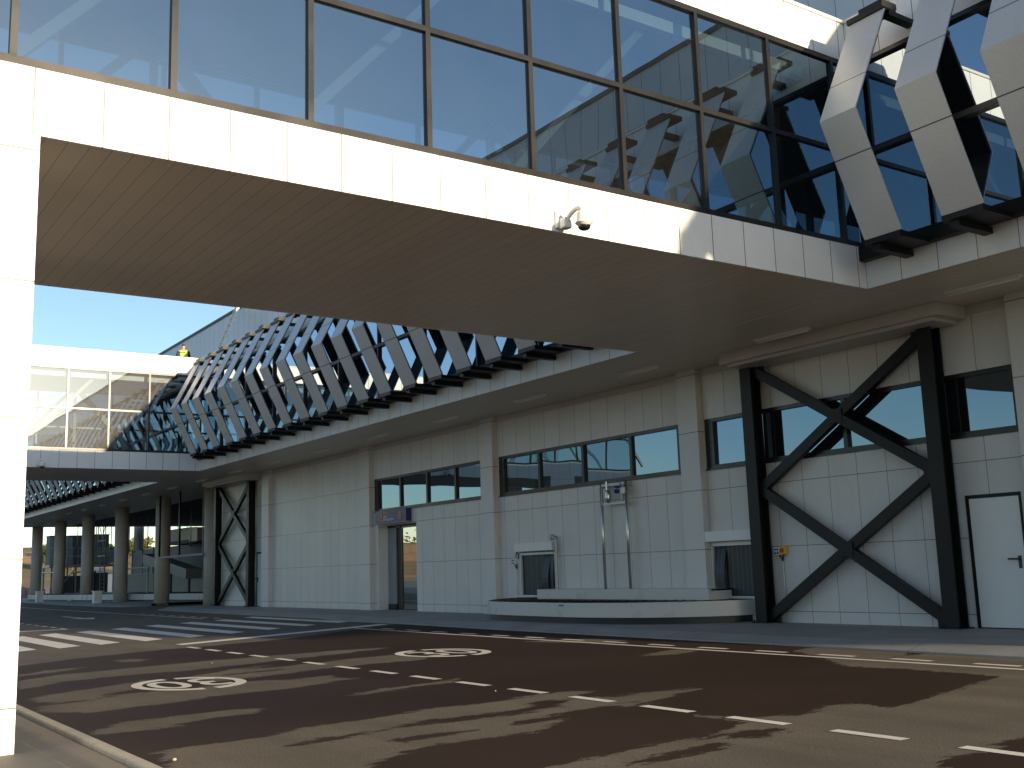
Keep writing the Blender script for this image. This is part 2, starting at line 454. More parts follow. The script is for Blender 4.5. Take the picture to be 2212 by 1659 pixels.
def text_mesh(body, size, name, mat, loc, rot, parent=None, sx=1.0, offset=0.0, align='LEFT', extrude=0.0):
    cu = bpy.data.curves.new(name, 'FONT'); cu.body = body; cu.size = size; cu.offset = offset; cu.align_x = align; cu.extrude = extrude
    tmp = bpy.data.objects.new('tmp', cu); COL.objects.link(tmp)
    bpy.context.view_layer.update()
    me = bpy.data.meshes.new_from_object(tmp.evaluated_get(bpy.context.evaluated_depsgraph_get()))
    bpy.data.objects.remove(tmp); bpy.data.curves.remove(cu)
    me.materials.clear(); me.materials.append(MT[mat])
    for v in me.vertices: v.co.x *= sx
    R_ = Matrix.Rotation(0, 4, 'Z')
    off = root_loc(parent) if parent is not None else Vector((0, 0, 0))
    mw = Matrix.Translation(Vector(loc) - off) @ rot.to_matrix().to_4x4()
    me.transform(mw)
    o = bpy.data.objects.new(name, me); COL.objects.link(o)
    if parent is not None: o.parent = parent
    return o

def smooth_path(pts, n=8):
    P = [Vector((*p, 0)) if len(p) == 2 else Vector(p) for p in pts]
    out = []
    for i in range(len(P) - 1):
        p0 = P[max(i - 1, 0)]; p1 = P[i]; p2 = P[i + 1]; p3 = P[min(i + 2, len(P) - 1)]
        for k in range(n):
            t = k / n
            out.append(0.5 * ((2 * p1) + (p2 - p0) * t + (2 * p0 - 5 * p1 + 4 * p2 - p3) * t * t + (3 * p1 - p0 - 3 * p2 + p3) * t ** 3))
    out.append(P[-1])
    return out

ORD = ['nearest', 'second', 'third', 'fourth', 'fifth', 'sixth', 'seventh', 'eighth', 'ninth', 'tenth', 'eleventh', 'twelfth', 'thirteenth', 'fourteenth', 'fifteenth', 'sixteenth', 'seventeenth', 'eighteenth', 'nineteenth', 'twentieth']

# ================================================================== GROUND
def terrain_h(x, y):
    d = math.hypot(x + 20, y - 10)
    s = min(max((d - 115) / 150, 0), 1); s = s * s * (3 - 2 * s)
    west = min(max((-x - 40) / 90, 0), 1)
    h = s * (3.0 + 6.2 * west)
    h += s * (0.7 * math.sin(x * 0.021 + 1.3) * math.cos(y * 0.027) + 0.5 * math.sin(y * 0.06 + x * 0.03))
    return -0.22 + h

mb = MB()
rings = [0, 20, 50, 80, 105, 120, 135, 150, 165, 180, 195, 210, 225, 240, 255, 270, 300, 350, 450, 700, 1200, 2500, 5000]
NS = 96
for r in rings:
    for k in range(NS):
        a = 2 * PI * k / NS
        x = -20 + r * math.cos(a); y = 10 + r * math.sin(a)
        mb.v.append((x, y, terrain_h(x, y)))
for i in range(len(rings) - 1):
    for k in range(NS):
        a = i * NS + k; b = i * NS + (k + 1) % NS
        if i == 0: mb.f.append((a, a + NS, b + NS))
        else: mb.f.append((a, b, b + NS, a + NS))
        mb.m.append(0); mb.sm.append(True)
g = mb.build('ground', 'ground'); tag(g, 'dry yellow field rising to low brown hills beyond the terminal', 'ground', kind='structure')

DRY=[[(-11.17,12.67),(-11.23,13.23),(-10.61,13.7),(-9.82,13.75),(-9.43,12.87),(-9.32,12.35),(-9.36,12.92),(-9.32,13.65),(-8.03,14.47),(-4.29,7.91),(-4.65,7.67),(-4.65,7.29),(-4.52,7.15),(-4.51,6.99),(-4.63,6.75),(-4.59,6.52),(-4.43,6.32),(-4.02,6.3),(-3.3,5.77),(-5.06,3.9),(-6.16,4.52),(-6.27,4.85),(-6.29,5.29),(-6.39,5.84),(-6.39,6.15),(-6.63,6.84),(-6.82,6.93),(-7.27,6.88),(-7.3,6.96),(-6.92,7.03),(-6.7,7.43),(-6.66,7.65),(-6.86,8.2),(-6.76,8.44),(-6.41,8.38),(-6.34,8.55),(-6.62,9.67),(-6.77,10.18),(-7.0,11.21),(-7.67,11.33),(-8.61,11.32),(-9.03,11.2),(-9.6,11.64)],[(-8.87,2.7),(-8.97,2.9),(-9.09,3.35),(-9.04,3.65),(-9.3,4.15),(-9.33,4.57),(-9.5,5.35),(-9.54,6.5),(-9.68,7.21),(-9.46,7.52),(-9.13,6.97),(-8.92,7.32),(-8.87,7.95),(-8.82,8.4),(-8.72,8.34),(-8.43,7.55),(-8.42,6.96),(-8.26,7.33),(-8.27,7.4),(-8.18,6.9),(-8.41,6.86),(-8.21,5.59),(-7.94,5.4),(-8.02,6.11),(-7.64,5.47),(-7.6,5.17),(-7.57,4.78),(-7.57,4.26),(-7.32,3.81),(-6.63,3.21),(-7.54,2.27),(-8.41,2.6)],[(-10.38,2.56),(-10.74,2.69),(-10.98,2.97),(-11.02,3.35),(-11.09,3.84),(-11.04,4.23),(-10.82,4.31),(-10.62,4.14),(-10.65,3.69),(-10.32,3.27),(-10.29,2.92),(-10.28,2.62)],[(-13.04,2.54),(-13.28,3.06),(-13.64,3.75),(-13.55,4.28),(-13.91,5.24),(-13.56,5.76),(-13.67,6.4),(-13.15,6.25),(-12.98,6.38),(-12.75,5.81),(-12.6,5.2),(-12.45,4.31),(-12.17,3.5),(-12.09,2.96),(-12.44,2.58)],[(-14.1,2.78),(-14.47,3.07),(-14.81,3.75),(-15.26,4.44),(-14.87,4.21),(-14.15,3.95),(-13.84,3.59),(-13.37,3.26),(-13.38,2.84),(-13.67,2.73)],[(-16.78,3.08),(-17.27,3.68),(-17.47,4.59),(-17.69,5.58),(-17.76,6.52),(-17.8,7.55),(-17.83,8.66),(-17.61,9.39),(-17.35,8.96),(-16.98,7.82),(-16.7,6.89),(-16.41,6.03),(-16.25,5.27),(-16.3,4.61),(-16.09,3.61),(-15.4,2.84)],[(-19.39,5.05),(-19.49,5.35),(-19.17,5.57),(-18.79,5.31),(-18.95,5.05)],[(-17.82,3.26),(-18.3,3.76),(-18.4,4.37),(-17.94,4.03),(-17.59,3.24)],[(-15.14,4.91),(-15.8,5.81),(-15.91,6.38),(-15.71,7.2),(-15.95,7.74),(-16.04,8.7),(-14.97,8.65),(-14.68,8.28),(-14.84,7.58),(-14.67,7.05),(-14.52,6.34),(-14.28,5.57),(-14.22,5.07),(-14.57,4.97)],[(-11.26,5.44),(-11.56,6.05),(-11.67,6.57),(-11.82,7.27),(-11.48,6.94),(-11.48,6.41),(-11.18,5.59)],[(-16.55,11.57),(-16.14,12.59),(-15.12,12.89),(-14.85,12.24),(-15.52,11.85)],[(-12.39,10.7),(-12.66,11.38),(-12.88,12.12),(-12.63,12.53),(-12.4,12.05),(-12.17,11.21)],[(-19.76,2.02),(-19.81,3.36),(-19.77,3.63),(-20.77,5.05),(-21.39,6.57),(-21.43,7.4),(-21.65,7.95),(-22.12,9.28),(-25.24,13.91),(-30.57,16.85),(-62.94,6.28)]]
WET=[[(-8.42,3.56),(-8.64,4.02),(-8.67,4.51),(-8.92,5.14),(-8.82,5.74),(-8.81,6.0),(-9.23,6.63),(-9.02,6.88),(-8.78,6.55),(-8.52,5.8),(-8.64,5.1),(-8.58,4.6),(-8.41,4.08),(-8.41,3.73)],[(-8.08,4.31),(-8.1,4.78),(-8.01,5.13),(-7.94,4.68),(-7.94,4.36)],[(-6.17,6.2),(-6.37,6.57),(-6.29,6.89),(-6.14,6.83),(-6.07,6.45)],[(-5.92,4.83),(-6.0,5.25),(-6.1,5.75),(-6.16,6.03),(-5.98,6.08),(-5.91,5.8),(-5.88,5.36),(-5.87,4.93)],[(-4.59,6.51),(-4.64,6.77),(-4.51,6.99),(-4.43,6.92),(-4.37,6.61),(-4.44,6.37)],[(-4.57,7.17),(-4.65,7.67),(-4.65,8.25),(-3.74,6.59),(-4.05,6.64),(-4.24,6.74)],[(-15.75,5.93),(-15.94,6.58),(-16.07,7.32),(-15.71,6.97),(-15.59,6.26)],[(-15.1,5.32),(-15.19,5.92),(-15.28,6.52),(-15.05,6.14),(-14.89,5.47)]]
def poly_sd(px, py, poly):
    """signed distance (positive inside) of arrays of points to a polygon"""
    d = np.full(px.shape, 1e9); inside = np.zeros(px.shape, bool)
    n = len(poly)
    for i in range(n):
        x0, y0 = poly[i]; x1, y1 = poly[(i + 1) % n]
        ex, ey = x1 - x0, y1 - y0; wx, wy = px - x0, py - y0
        t = np.clip((wx * ex + wy * ey) / (ex * ex + ey * ey + 1e-12), 0, 1)
        d = np.minimum(d, np.hypot(wx - t * ex, wy - t * ey))
        c = ((y0 <= py) & (y1 > py)) | ((y1 <= py) & (y0 > py))
        with np.errstate(divide='ignore', invalid='ignore'):
            xi = x0 + (py - y0) * ex / (ey if ey != 0 else 1e-12)
        inside ^= c & (px < xi)
    return np.where(inside, d, -d)

gx = np.arange(-30.0, 2.0 + 1e-6, 0.0625); gy = np.linspace(2.47, 13.6, 180)
PX, PY = np.meshgrid(gx, gy)
dry = np.full(PX.shape, -1e9)
for p in DRY: dry = np.maximum(dry, poly_sd(PX, PY, p))
wet = -dry
for p in WET: wet = np.maximum(wet, poly_sd(PX, PY, p))
wet = np.where(PX > -3.5, np.minimum(wet, 0.2), wet)
wet = np.clip(wet, -0.6, 0.6)
nx, ny = len(gx), len(gy)
verts = np.stack([PX.ravel(), PY.ravel(), np.zeros(PX.size)], 1)
ii = (np.arange(ny - 1)[:, None] * nx + np.arange(nx - 1)[None, :]).ravel()
faces = np.stack([ii, ii + 1, ii + 1 + nx, ii + nx], 1)
extra = [(-30, 2.47), (-30, 13.6), (-150, 13.6), (-150, 2.47), (2, 2.47), (60, 2.47), (60, 13.6), (2, 13.6), (-150, 13.6), (-30, 13.6), (-30, 60), (-150, 60)]
n0 = len(verts)
verts = np.concatenate([verts, np.array([(x, y, 0.0) for x, y in extra])])
fl = [tuple(f) for f in faces.tolist()] + [(n0, n0 + 1, n0 + 2, n0 + 3), (n0 + 4, n0 + 5, n0 + 6, n0 + 7), (n0 + 8, n0 + 9, n0 + 10, n0 + 11)]
me = bpy.data.meshes.new('road')
me.from_pydata(verts.tolist(), [], fl)
at_ = me.attributes.new('wet', 'FLOAT', 'POINT')
at_.data.foreach_set('value', np.concatenate([wet.ravel(), np.full(len(extra), -0.6)]).astype(np.float32))
me.materials.append(MT['asphalt']); me.update()
bm = bmesh.new(); bm.from_mesh(me); bmesh.ops.recalc_face_normals(bm, faces=bm.faces)
for f in bm.faces:
    if f.normal.z < 0: f.normal_flip()
bm.to_mesh(me); bm.free()
road = bpy.data.objects.new('road', me); COL.objects.link(road)
tag(road, 'brown asphalt service road with wet dark streaks and white markings', 'road', kind='structure')

def mark(name, polys, z=0.005, label=None):
    mb = MB()
    for p in polys: mb.quad(*[(x, y, z) for x, y in p])
    o = mb.build(name, 'paint', road)
    for f in o.data.polygons:
        if f.normal.z < 0: f.flip()
    if label: o['label'] = label
    return o
def rect(x0, x1, y0, y1): return [(x0, y0), (x1, y0), (x1, y1), (x0, y1)]
for yc, xa, xb in ((13.3, -34.7, -27.6), (12.0, -33.8, -26.9), (10.75, -33.2, -26.25), (9.55, -32.6, -25.6), (8.4, -31.9, -25.05), (7.32, -31.2, -24.75), (6.32, -30.8, -24.5), (5.42, -30.2, -24.15), (4.5, -29.8, -23.85)):
    sk = 0.2
    mark('zebra_stripe', [[(xa + sk, yc - 0.25), (xb + sk, yc - 0.25), (xb - sk, yc + 0.25), (xa - sk, yc + 0.25)]])
mark('stop_line', [[(-22.75, 7.15), (-22.3, 7.15), (-25.0, 13.3), (-25.5, 13.3)]])
mark('stop_line', [[(-34.3, 2.9), (-33.9, 2.9), (-32.95, 7.35), (-33.35, 7.35)]])
mark('edge_line', [rect(-24.3, 58, 11.94, 12.05)])
mark('edge_line', [rect(-120, -35.5, 12.0, 12.12)])
def dashes(name, x0, x1, per, ln, y0, y1):
    x = x0
    while x > x1:
        mark(name, [rect(x - ln, x, y0, y1)])
        x -= per
dashes('edge_dash', -7.42 + 1.19 * 3, -24.0, 1.19, 0.60, 12.26, 12.38)
dashes('edge_dash', -35.0, -44, 1.19, 0.62, 12.4, 12.52)
dashes('centre_dash', -5.24 + 1.14 * 2, -22.0, 1.122, 0.66, 6.98, 7.10)
dashes('centre_dash', -33.5, -42, 1.2, 0.66, 7.3, 7.42)
mark('direction_arrow', [[(-45.3, 9.75), (-42.2, 9.75), (-42.2, 9.95), (-45.3, 9.95)], [(-42.2, 9.4), (-40.6, 9.85), (-42.2, 10.3)]])

def roundel(cx_, cy_, ax, ay, rot):
    mb = MB(); n = 56
    for k in range(n):
        a0 = 2 * PI * k / n; a1 = 2 * PI * (k + 1) / n; am = (a0 + a1) / 2
        if abs(math.cos(am)) > 0.994: continue                       # stencil gaps at both ends
        q = []
        for a, s in ((a0, 1), (a1, 1), (a1, 0), (a0, 0)):
            q.append((cx_ + math.cos(a) * (ax - (0 if s else 0.20)), cy_ + math.sin(a) * (ay - (0 if s else 0.13)), 0.005))
        mb.quad(*q)
    o = mb.build('speed_roundel', 'paint', road)
    e = Matrix.Rotation(rot, 3, 'Z').to_euler()
    up = Vector((-math.sin(rot), math.cos(rot), 0)); rt = Vector((math.cos(rot), math.sin(rot), 0))
    p = Vector((cx_, cy_, 0.006)) - up * 0.50
    d = text_mesh('30', 1.46, 'speed_number', 'paint', p, e, None, sx=0.70, offset=0.012, align='CENTER')
    d.parent = o
    return o
roundel(-14.22, 4.66, 0.92, 0.69, -PI / 2)
roundel(-15.62, 9.30, 0.92, 0.74, PI / 2)

# pavements and kerb
def arc(cx_, cy_, r, a0, a1, n=10):
    return [(cx_ + r * math.cos(math.radians(a0 + (a1 - a0) * k / n)), cy_ + r * math.sin(math.radians(a0 + (a1 - a0) * k / n))) for k in range(n + 1)]
front = [(45, 13.15), (-8, 13.2), (-20, 13.4), (-25, 13.6), (-31, 13.95), (-40, 14.05), (-46.5, 14.15)] + arc(-47.2, 15.5, 1.35, -75, -180, 8) + [(-48.9, 60), (45, 60)]
def sloped_pavement(name, front, nfront, label):
    mb = MB()
    a = front[:nfront]
    rest = front[nfront:]
    inner = []
    for i, (x, y) in enumerate(a):
        p0 = a[max(i - 1, 0)]; p1 = a[min(i + 1, nfront - 1)]
        t = Vector((p1[0] - p0[0], p1[1] - p0[1])).normalized(); nrm = Vector((t.y, -t.x))
        inner.append((x + nrm.x * 0.38, y + nrm.y * 0.38))
    for i in range(nfront - 1):
        mb.quad((*a[i], 0.025), (*a[i + 1], 0.025), (*inner[i + 1], 0.115), (*inner[i], 0.115))
        mb.quad((*a[i], -0.1), (*a[i + 1], -0.1), (*a[i + 1], 0.025), (*a[i], 0.025))
    top = [(x, y, 0.115) for x, y in inner + rest]
    mb.quad(*top)
    o = mb.build(name, 'pavement_far')
    return tag(o, label, 'pavement', kind='structure')
sloped_pavement('pavement', front, len(front) - 2, 'grey concrete pavement along the foot of the terminal wall')
front2 = arc(-56.6, 16.2, 1.3, 0, -80, 8) + [(-60, 14.6), (-66, 14.55), (-75, 14.9), (-96, 15.3), (-96, 60), (-55.3, 60)]
sloped_pavement('pavement', front2, len(front2) - 2, 'grey pavement under the open columned hall at the far left')
mb = MB(); mb.extrude_x([(-45, -0.4), (2.36, -0.4), (2.36, -0.022), (1.9, -0.075), (0.9, -0.10), (-45, -0.10)], -140, 60)
o = mb.build('pavement', 'pavement_near'); tag(o, 'dark dusty pavement at the near lower left corner', 'pavement', kind='structure')
mb = MB(); mb.extrude_x([(2.375, -0.3), (2.475, -0.3), (2.475, 0.014), (2.387, 0.014), (2.375, 0.004)], -140, 60)
o = mb.build('kerb', 'kerb'); tag(o, 'pale sunlit concrete kerb between the near pavement and the road', 'kerb', kind='structure')

# ================================================================== TERMINAL
YW, YF = 16.53, 13.95
ZS, ZF, ZT, ZG, ZR = 5.45, 6.11, 7.67, 9.20, 9.88
XE = 15.7
terminal = thing('terminal_building', (-20, 16.5, 0), 'long pale panelled airport terminal with chevron louvres over a deep soffit', 'terminal')

def wall_with_holes(name, x0, x1, z0, z1, y, depth, holes, mat, parent):
    xs = sorted(set([x0, x1] + [v for h in holes for v in h[:2]])); zs = sorted(set([z0, z1] + [v for h in holes for v in h[2:4]]))
    mb = MB()
    for i in range(len(xs) - 1):
        for k in range(len(zs) - 1):
            xc = (xs[i] + xs[i + 1]) / 2; zc = (zs[k] + zs[k + 1]) / 2
            if any(h[0] < xc < h[1] and h[2] < zc < h[3] for h in holes): continue
            mb.quad((xs[i], y, zs[k]), (xs[i + 1], y, zs[k]), (xs[i + 1], y, zs[k + 1]), (xs[i], y, zs[k + 1]))
    for a, b, c, d in [h[:4] for h in holes]:
        for p, q in (((a, c), (a, d)), ((a, d), (b, d)), ((b, d), (b, c)), ((b, c), (a, c))):
            mb.quad((p[0], y, p[1]), (q[0], y, q[1]), (q[0], y + depth, q[1]), (p[0], y + depth, p[1]))
    # ends, back
    mb.quad((x0, y, z0), (x0, y, z1), (x0, y + 24, z1), (x0, y + 24, z0))
    mb.quad((x1, y, z0), (x1, y, z1), (x1, y + 24, z1), (x1, y + 24, z0))
    mb.quad((x0, y + 24, z0), (x1, y + 24, z0), (x1, y + 24, z1), (x0, y + 24, z1))
    return mb.build(name, mat, parent)

W = [(-31.95, -25.42, 3.27, 4.34), (-24.56, -17.38, 3.27, 4.34), (-16.6, -9.5, 3.27, 4.34)]
DOOR = (-31.75, -29.2, 0.11, 2.8)
SD1 = (-10.62, -9.64, 0.115, 2.28); SD2 = (-42.25, -41.5, 0.115, 2.26)
S1 = (-23.66, -22.12, 0.57, 1.72); S2 = (-16.6, -15.22, 0.57, 1.70)
wall = wall_with_holes('ground_floor_wall', -47.25, 13.2, 0.0, ZS, YW, 0.42, W + [DOOR, SD1, SD2, S1, S2], 'wall_clad', terminal)
# jambs the recesses end on: dark linings
mb = MB()
for h in W: mb.box(h[0] - 0.02, h[1] + 0.02, YW + 0.42, YW + 0.46, h[2] - 0.02, h[3] + 0.02)
for h in (S1, S2): mb.box(h[0] - 0.02, h[1] + 0.02, YW + 0.42, YW + 0.46, h[2] - 0.02, h[3] + 0.02)
mb.build('recess_lining', 'fin_back', terminal)
for xa, xb in ((-41.35, -40.65), (-32.70, -31.99), (-25.23, -24.61), (-17.22, -16.63), (-9.46, -8.80), (-1.7, -1.05), (6.1, 6.75), (12.5, 13.15)):
    mb = MB(); mb.box(xa, xb, YW - 0.17, YW + 0.01, 0.0, ZS - 0.001); mb.build('pilaster', 'pilaster_clad', terminal)
mb = MB(); mb.box(-47.25, 13.2, YW - 0.035, YW, 5.30, ZS - 0.002)
mb.build('wall_trim', 'trim', terminal)

def window(h, mull, first=False, dk=()):
    x0, x1, z0, z1 = h
    mb = MB()
    edges = [x0 + 0.2] + list(mull) + [x1 - 0.1]
    for a, b in zip(edges[:-1], edges[1:]):
        ta = rnd.uniform(-0.005, 0.005); tb = rnd.uniform(-0.006, 0.006)
        y = YW + 0.075
        mb.quad((a, y + ta, z0 + 0.05), (b, y - ta, z0 + 0.05), (b, y - ta + tb, z1 - 0.05), (a, y + ta + tb, z1 - 0.05))
    o = mb.build('window', 'glass_window', terminal)
    fr = MB()
    fr.box(x0, x1, YW + 0.01, YW + 0.12, z0, z0 + 0.075); fr.box(x0, x1, YW + 0.01, YW + 0.12, z1 - 0.075, z1)
    fr.box(x0, x0 + 0.24, YW + 0.012, YW + 0.12, z0 + 0.075, z1 - 0.075); fr.box(x1 - 0.1, x1, YW + 0.012, YW + 0.12, z0 + 0.075, z1 - 0.075)
    for m_ in mull: fr.box(m_ - 0.045, m_ + 0.045, YW + 0.014, YW + 0.12, z0 + 0.075, z1 - 0.075)
    fr.build('window_frame', 'frame', o)
    sl_ = MB(); sl_.box(x0, x1, YW - 0.03, YW + 0.08, z0 - 0.035, z0); sl_.build('window_sill', 'frame', o)
    return o
window(W[0], (-30.22, -28.53, -26.88))
window(W[1], (-22.71, -20.87, -19.06))
window(W[2], (-14.90, -12.96, -11.0))

# entrance: recessed sliding glass door
yb = YW + 0.40
mb = MB(); mb.quad((-30.80, yb, 0.16), (-29.24, yb, 0.16), (-29.24, yb, 2.70), (-30.80, yb, 2.70))
o = mb.build('entrance_door', 'glass_door', terminal)
mb = MB()
mb.box(-30.86, -30.80, yb - 0.03, yb + 0.05, 0.12, 2.75); mb.box(-30.86, -29.2, yb - 0.031, yb + 0.05, 2.70, 2.80); mb.box(-30.86, -29.2, yb - 0.02, yb + 0.05, 0.10, 0.16)
mb.build('door_frame', 'frame', o)
mb = MB(); mb.box(-31.15, -30.86, yb - 0.01, yb + 0.25, 0.12, 2.8); mb.build('door_gap', 'fin_back', o)
mb = MB(); mb.box(-31.75, -31.15, yb - 0.05, yb + 0.05, 0.30, 2.72); mb.box(-31.75, -30.86, yb - 0.06, yb + 0.05, 2.72, 2.80, 1); mb.box(-31.75, -31.15, yb - 0.06, yb + 0.05, 0.1, 0.3, 1)
mb.build('side_panel', ['grey_mid', 'frame'], o)
mb = MB(); mb.box(-31.75, -31.70, YW - 0.01, YW + 0.40, 0.115, 2.8); mb.build('door_jamb', 'white_paint', o)

def service_door(h, label, hx):
    x0, x1, z0, z1 = h
    mb = MB(); mb.box(x0 + 0.055, x1 - 0.045, YW + 0.0, YW + 0.06, z0 + 0.015, z1 - 0.06)
    o = mb.build('service_door', 'white_paint', terminal, bevel=0.006); o['label'] = label
    mb = MB(); mb.box(x0, x0 + 0.05, YW - 0.012, YW + 0.1, z0, z1); mb.box(x1 - 0.04, x1, YW - 0.012, YW + 0.1, z0, z1); mb.box(x0 + 0.05, x1 - 0.04, YW - 0.011, YW + 0.1, z1 - 0.055, z1)
    mb.build('door_frame', 'steel_dark', o)
    mb = MB(); mb.box(hx - 0.025, hx + 0.025, YW - 0.015, YW, 1.07, 1.27); mb.bar((hx, YW - 0.015, 1.22), (hx, YW - 0.065, 1.22), 0.025, 0.025); mb.bar((hx + 0.012, YW - 0.06, 1.22), (hx - 0.17, YW - 0.06, 1.22), 0.022, 0.03)
    mb.build('handle', 'black', o)
service_door(SD1, 'white steel door at the far right', -9.77)
service_door(SD2, 'narrow white steel door beside the far braced bay', -42.12)

# soffits, fascias, roofs
mb = MB(); mb.box(-88.0, XE, YF + 0.02, 19.0, ZS, ZS + 0.05); mb.build('soffit', 'soffit', terminal)
mb = MB(); mb.box(-88.0, -49, 19.0, 40, ZS + 0.10, ZS + 0.2); mb.box(-49, XE, 19.0, 40, ZS + 0.001, ZS + 0.2); mb.build('hall_ceiling', 'dark_ceiling', terminal)
mb = MB(); mb.box(-88.0, XE, YF, YF + 0.02, ZS, 6.06); mb.box(XE - 0.0, XE + 0.02, YF, 40, ZS, 6.06); mb.box(-88.02, -88, YF, 40, ZS, 6.06)
mb.build('lower_fascia', 'fascia_clad', terminal)
mb = MB(); mb.box(-88.0, XE, YF - 0.02, YF + 0.1, 9.16, ZR); mb.box(XE, XE + 0.02, YF - 0.02, 40, 6.06, ZR); mb.box(-88.02, -88, YF - 0.02, 40, 6.06, ZR)
mb.build('upper_fascia', 'fascia_clad', terminal)
mb = MB(); mb.box(-88.05, XE + 0.05, YF - 0.05, YF + 0.25, ZR, ZR + 0.05); mb.build('coping', 'white_paint', terminal)
mb = MB(); mb.box(-88, XE, YF + 0.25, YW, ZR - 0.1, ZR + 0.075); mb.build('roof', 'grey_mid', terminal)
mb = MB(); mb.box(-88, XE, YW, 40, ZR - 0.05, 12.86); mb.build('upper_wall', 'upper_clad', terminal)
mb = MB(); mb.box(-88.05, XE + 0.05, YW - 0.05, YW + 0.3, 12.86, 12.97); mb.build('roof_trim', 'grey_dark', terminal)

# glazing behind the louvres
mb = MB(); x = -88.0
step = 2.556
while x < XE - 0.1:
    x2 = min(x + step, XE)
    for za, zb_ in ((6.08, 7.63), (7.63, 9.16)):
        ta = rnd.uniform(-0.007, 0.007); tb = rnd.uniform(-0.006, 0.006)
        y = YF + 0.06
        mb.quad((x, y + ta, za), (x2, y - ta, za), (x2, y - ta + tb, zb_), (x, y + ta + tb, zb_))
    x = x2
gl = mb.build('facade_glazing', 'glass_facade', terminal)
mb = MB()
mb.box(-88, XE, YF - 0.02, YF + 0.07, 7.58, 7.67); mb.box(-88, XE, YF - 0.02, YF + 0.07, 9.09, 9.159)
x = -88.0
while x < XE: mb.box(x - 0.03, x + 0.03, YF - 0.005, YF + 0.07, 6.10, 7.58); mb.box(x - 0.03, x + 0.03, YF - 0.005, YF + 0.07, 7.67, 9.09); x += step
mb.build('glazing_frame', 'frame', gl)
mb = MB(); mb.box(-88, XE, YF - 0.14, YF + 0.07, 5.87, 6.10); mb.build('sill_beam', 'steel_dark', terminal)

# chevron louvres
prof = [(13.2, 9.36), (12.3, 7.6), (13.1, 5.93)]
def make_fin(x0):
    t = 0.022
    mb = MB()
    a = [Vector(p) for p in prof]
    outer = a
    # offset towards the glass
    inner = [Vector((p.x + t / 0.89, p.y)) for p in a]
    deep = [Vector((p.x + 0.055, p.y)) for p in a]
    mb.extrude_x([tuple(p) for p in outer] + [tuple(p) for p in reversed(inner)], x0, x0 + 0.63, 0)
    mb.extrude_x([tuple(p) for p in inner] + [tuple(p) for p in reversed(deep)], x0 + 0.015, x0 + 0.615, 1)
    o = mb.build('louvre_fin', ['fin_face', 'fin_back'], terminal, loc=(x0 + 20.0, -3.4, 7.6))
    return o
def make_brackets(x0, fin):
    lo = MB(); lo.box(x0 + 0.0, x0 + 0.62, 13.09, YF - 0.14, 5.84, 5.925); lo.box(x0 + 0.08, x0 + 0.22, 13.15, YF, 5.75, 5.84)
    lo.build('bracket', 'steel_dark', fin)
    up = MB(); up.box(x0 - 0.02, x0 + 0.62, 13.16, 13.5, 9.362, 9.44); up.box(x0 + 0.18, x0 + 0.60, 13.2, 13.55, 9.44, 9.53); up.box(x0 + 0.5, x0 + 0.64, 13.3, YF - 0.02, 9.28, 9.361)
    up.build('bracket', 'steel_dark', fin)
FX0 = -9.62; P = 1.278
fin0 = make_fin(FX0); make_brackets(FX0, fin0)
fin_idx = list(range(1, 20)) + list(range(-24, -5)) + list(range(-61, -30))
for k in fin_idx:
    f_ = copy_tree(fin0, (k * P + rnd.uniform(-0.006, 0.006), rnd.uniform(-0.008, 0.008), rnd.uniform(-0.006, 0.006)), terminal)
    f_.rotation_euler = (rnd.uniform(-0.003, 0.003), 0, rnd.uniform(-0.006, 0.006))

# braced steel bays
def braced_bay(xa, xb, label):
    y0, y1 = 16.17, 16.45
    mb = MB()
    zt, zm, zl = 5.12, 2.72, 0.22
    for za, zb_ in ((zt, zm), (zm, zl)):
        mb.bar((xa + 0.1, 16.33, za), (xb - 0.1, 16.33, zb_), 0.13, 0.185)
        mb.bar((xa + 0.1, 16.345, zb_), (xb - 0.1, 16.345, za), 0.13, 0.185)
        xm = (xa + xb) / 2; zc = (za + zb_) / 2
        mb.box(xm - 0.16, xm + 0.16, 16.255, 16.275, zc - 0.13, zc + 0.13)
    o = mb.build('cross_brace', 'steel_dark', terminal); o['label'] = label
    for x in (xa, xb):
        c = MB(); c.box(x - 0.14, x + 0.14, y0, y0 + 0.03, 0.1, 5.17); c.box(x - 0.14, x + 0.14, y1 - 0.03, y1, 0.1, 5.17); c.box(x - 0.012, x + 0.012, y0 + 0.03, y1 - 0.03, 0.1, 5.17)
        c.box(x - 0.2, x + 0.2, y0 - 0.06, y1 + 0.05, 0.1, 0.135)
        for dx in (-0.16, 0.16):
            c.tube([(x + dx, y0 - 0.03, 0.135), (x + dx, y0 - 0.03, 0.175)], 0.018, 6)
        c.build('steel_column', 'steel_dark', o)
    g_ = MB()
    for x, s_ in ((xa, 1), (xb, -1)):
        for z in (zt, zm, zl): g_.box(min(x + s_ * 0.14, x + s_ * 0.36), max(x + s_ * 0.14, x + s_ * 0.36), 16.335, 16.35, z - 0.17, z + (0.05 if z == zt else 0.17))
    g_.build('gusset_plate', 'steel_dark', o)
    hd = MB(); hd.box(xa - 0.20, xb + 0.62, 15.68, 16.50, 5.23, ZS - 0.003); hd.box(xa - 0.10, xb + 0.45, 15.80, 16.50, 5.17, 5.23)
    hd.build('header', 'trim', o)
braced_bay(-15.01, -10.87, 'large dark cross braced bay on the right')
braced_bay(-46.3, -42.4, 'distant dark cross braced bay at the far end of the wall')

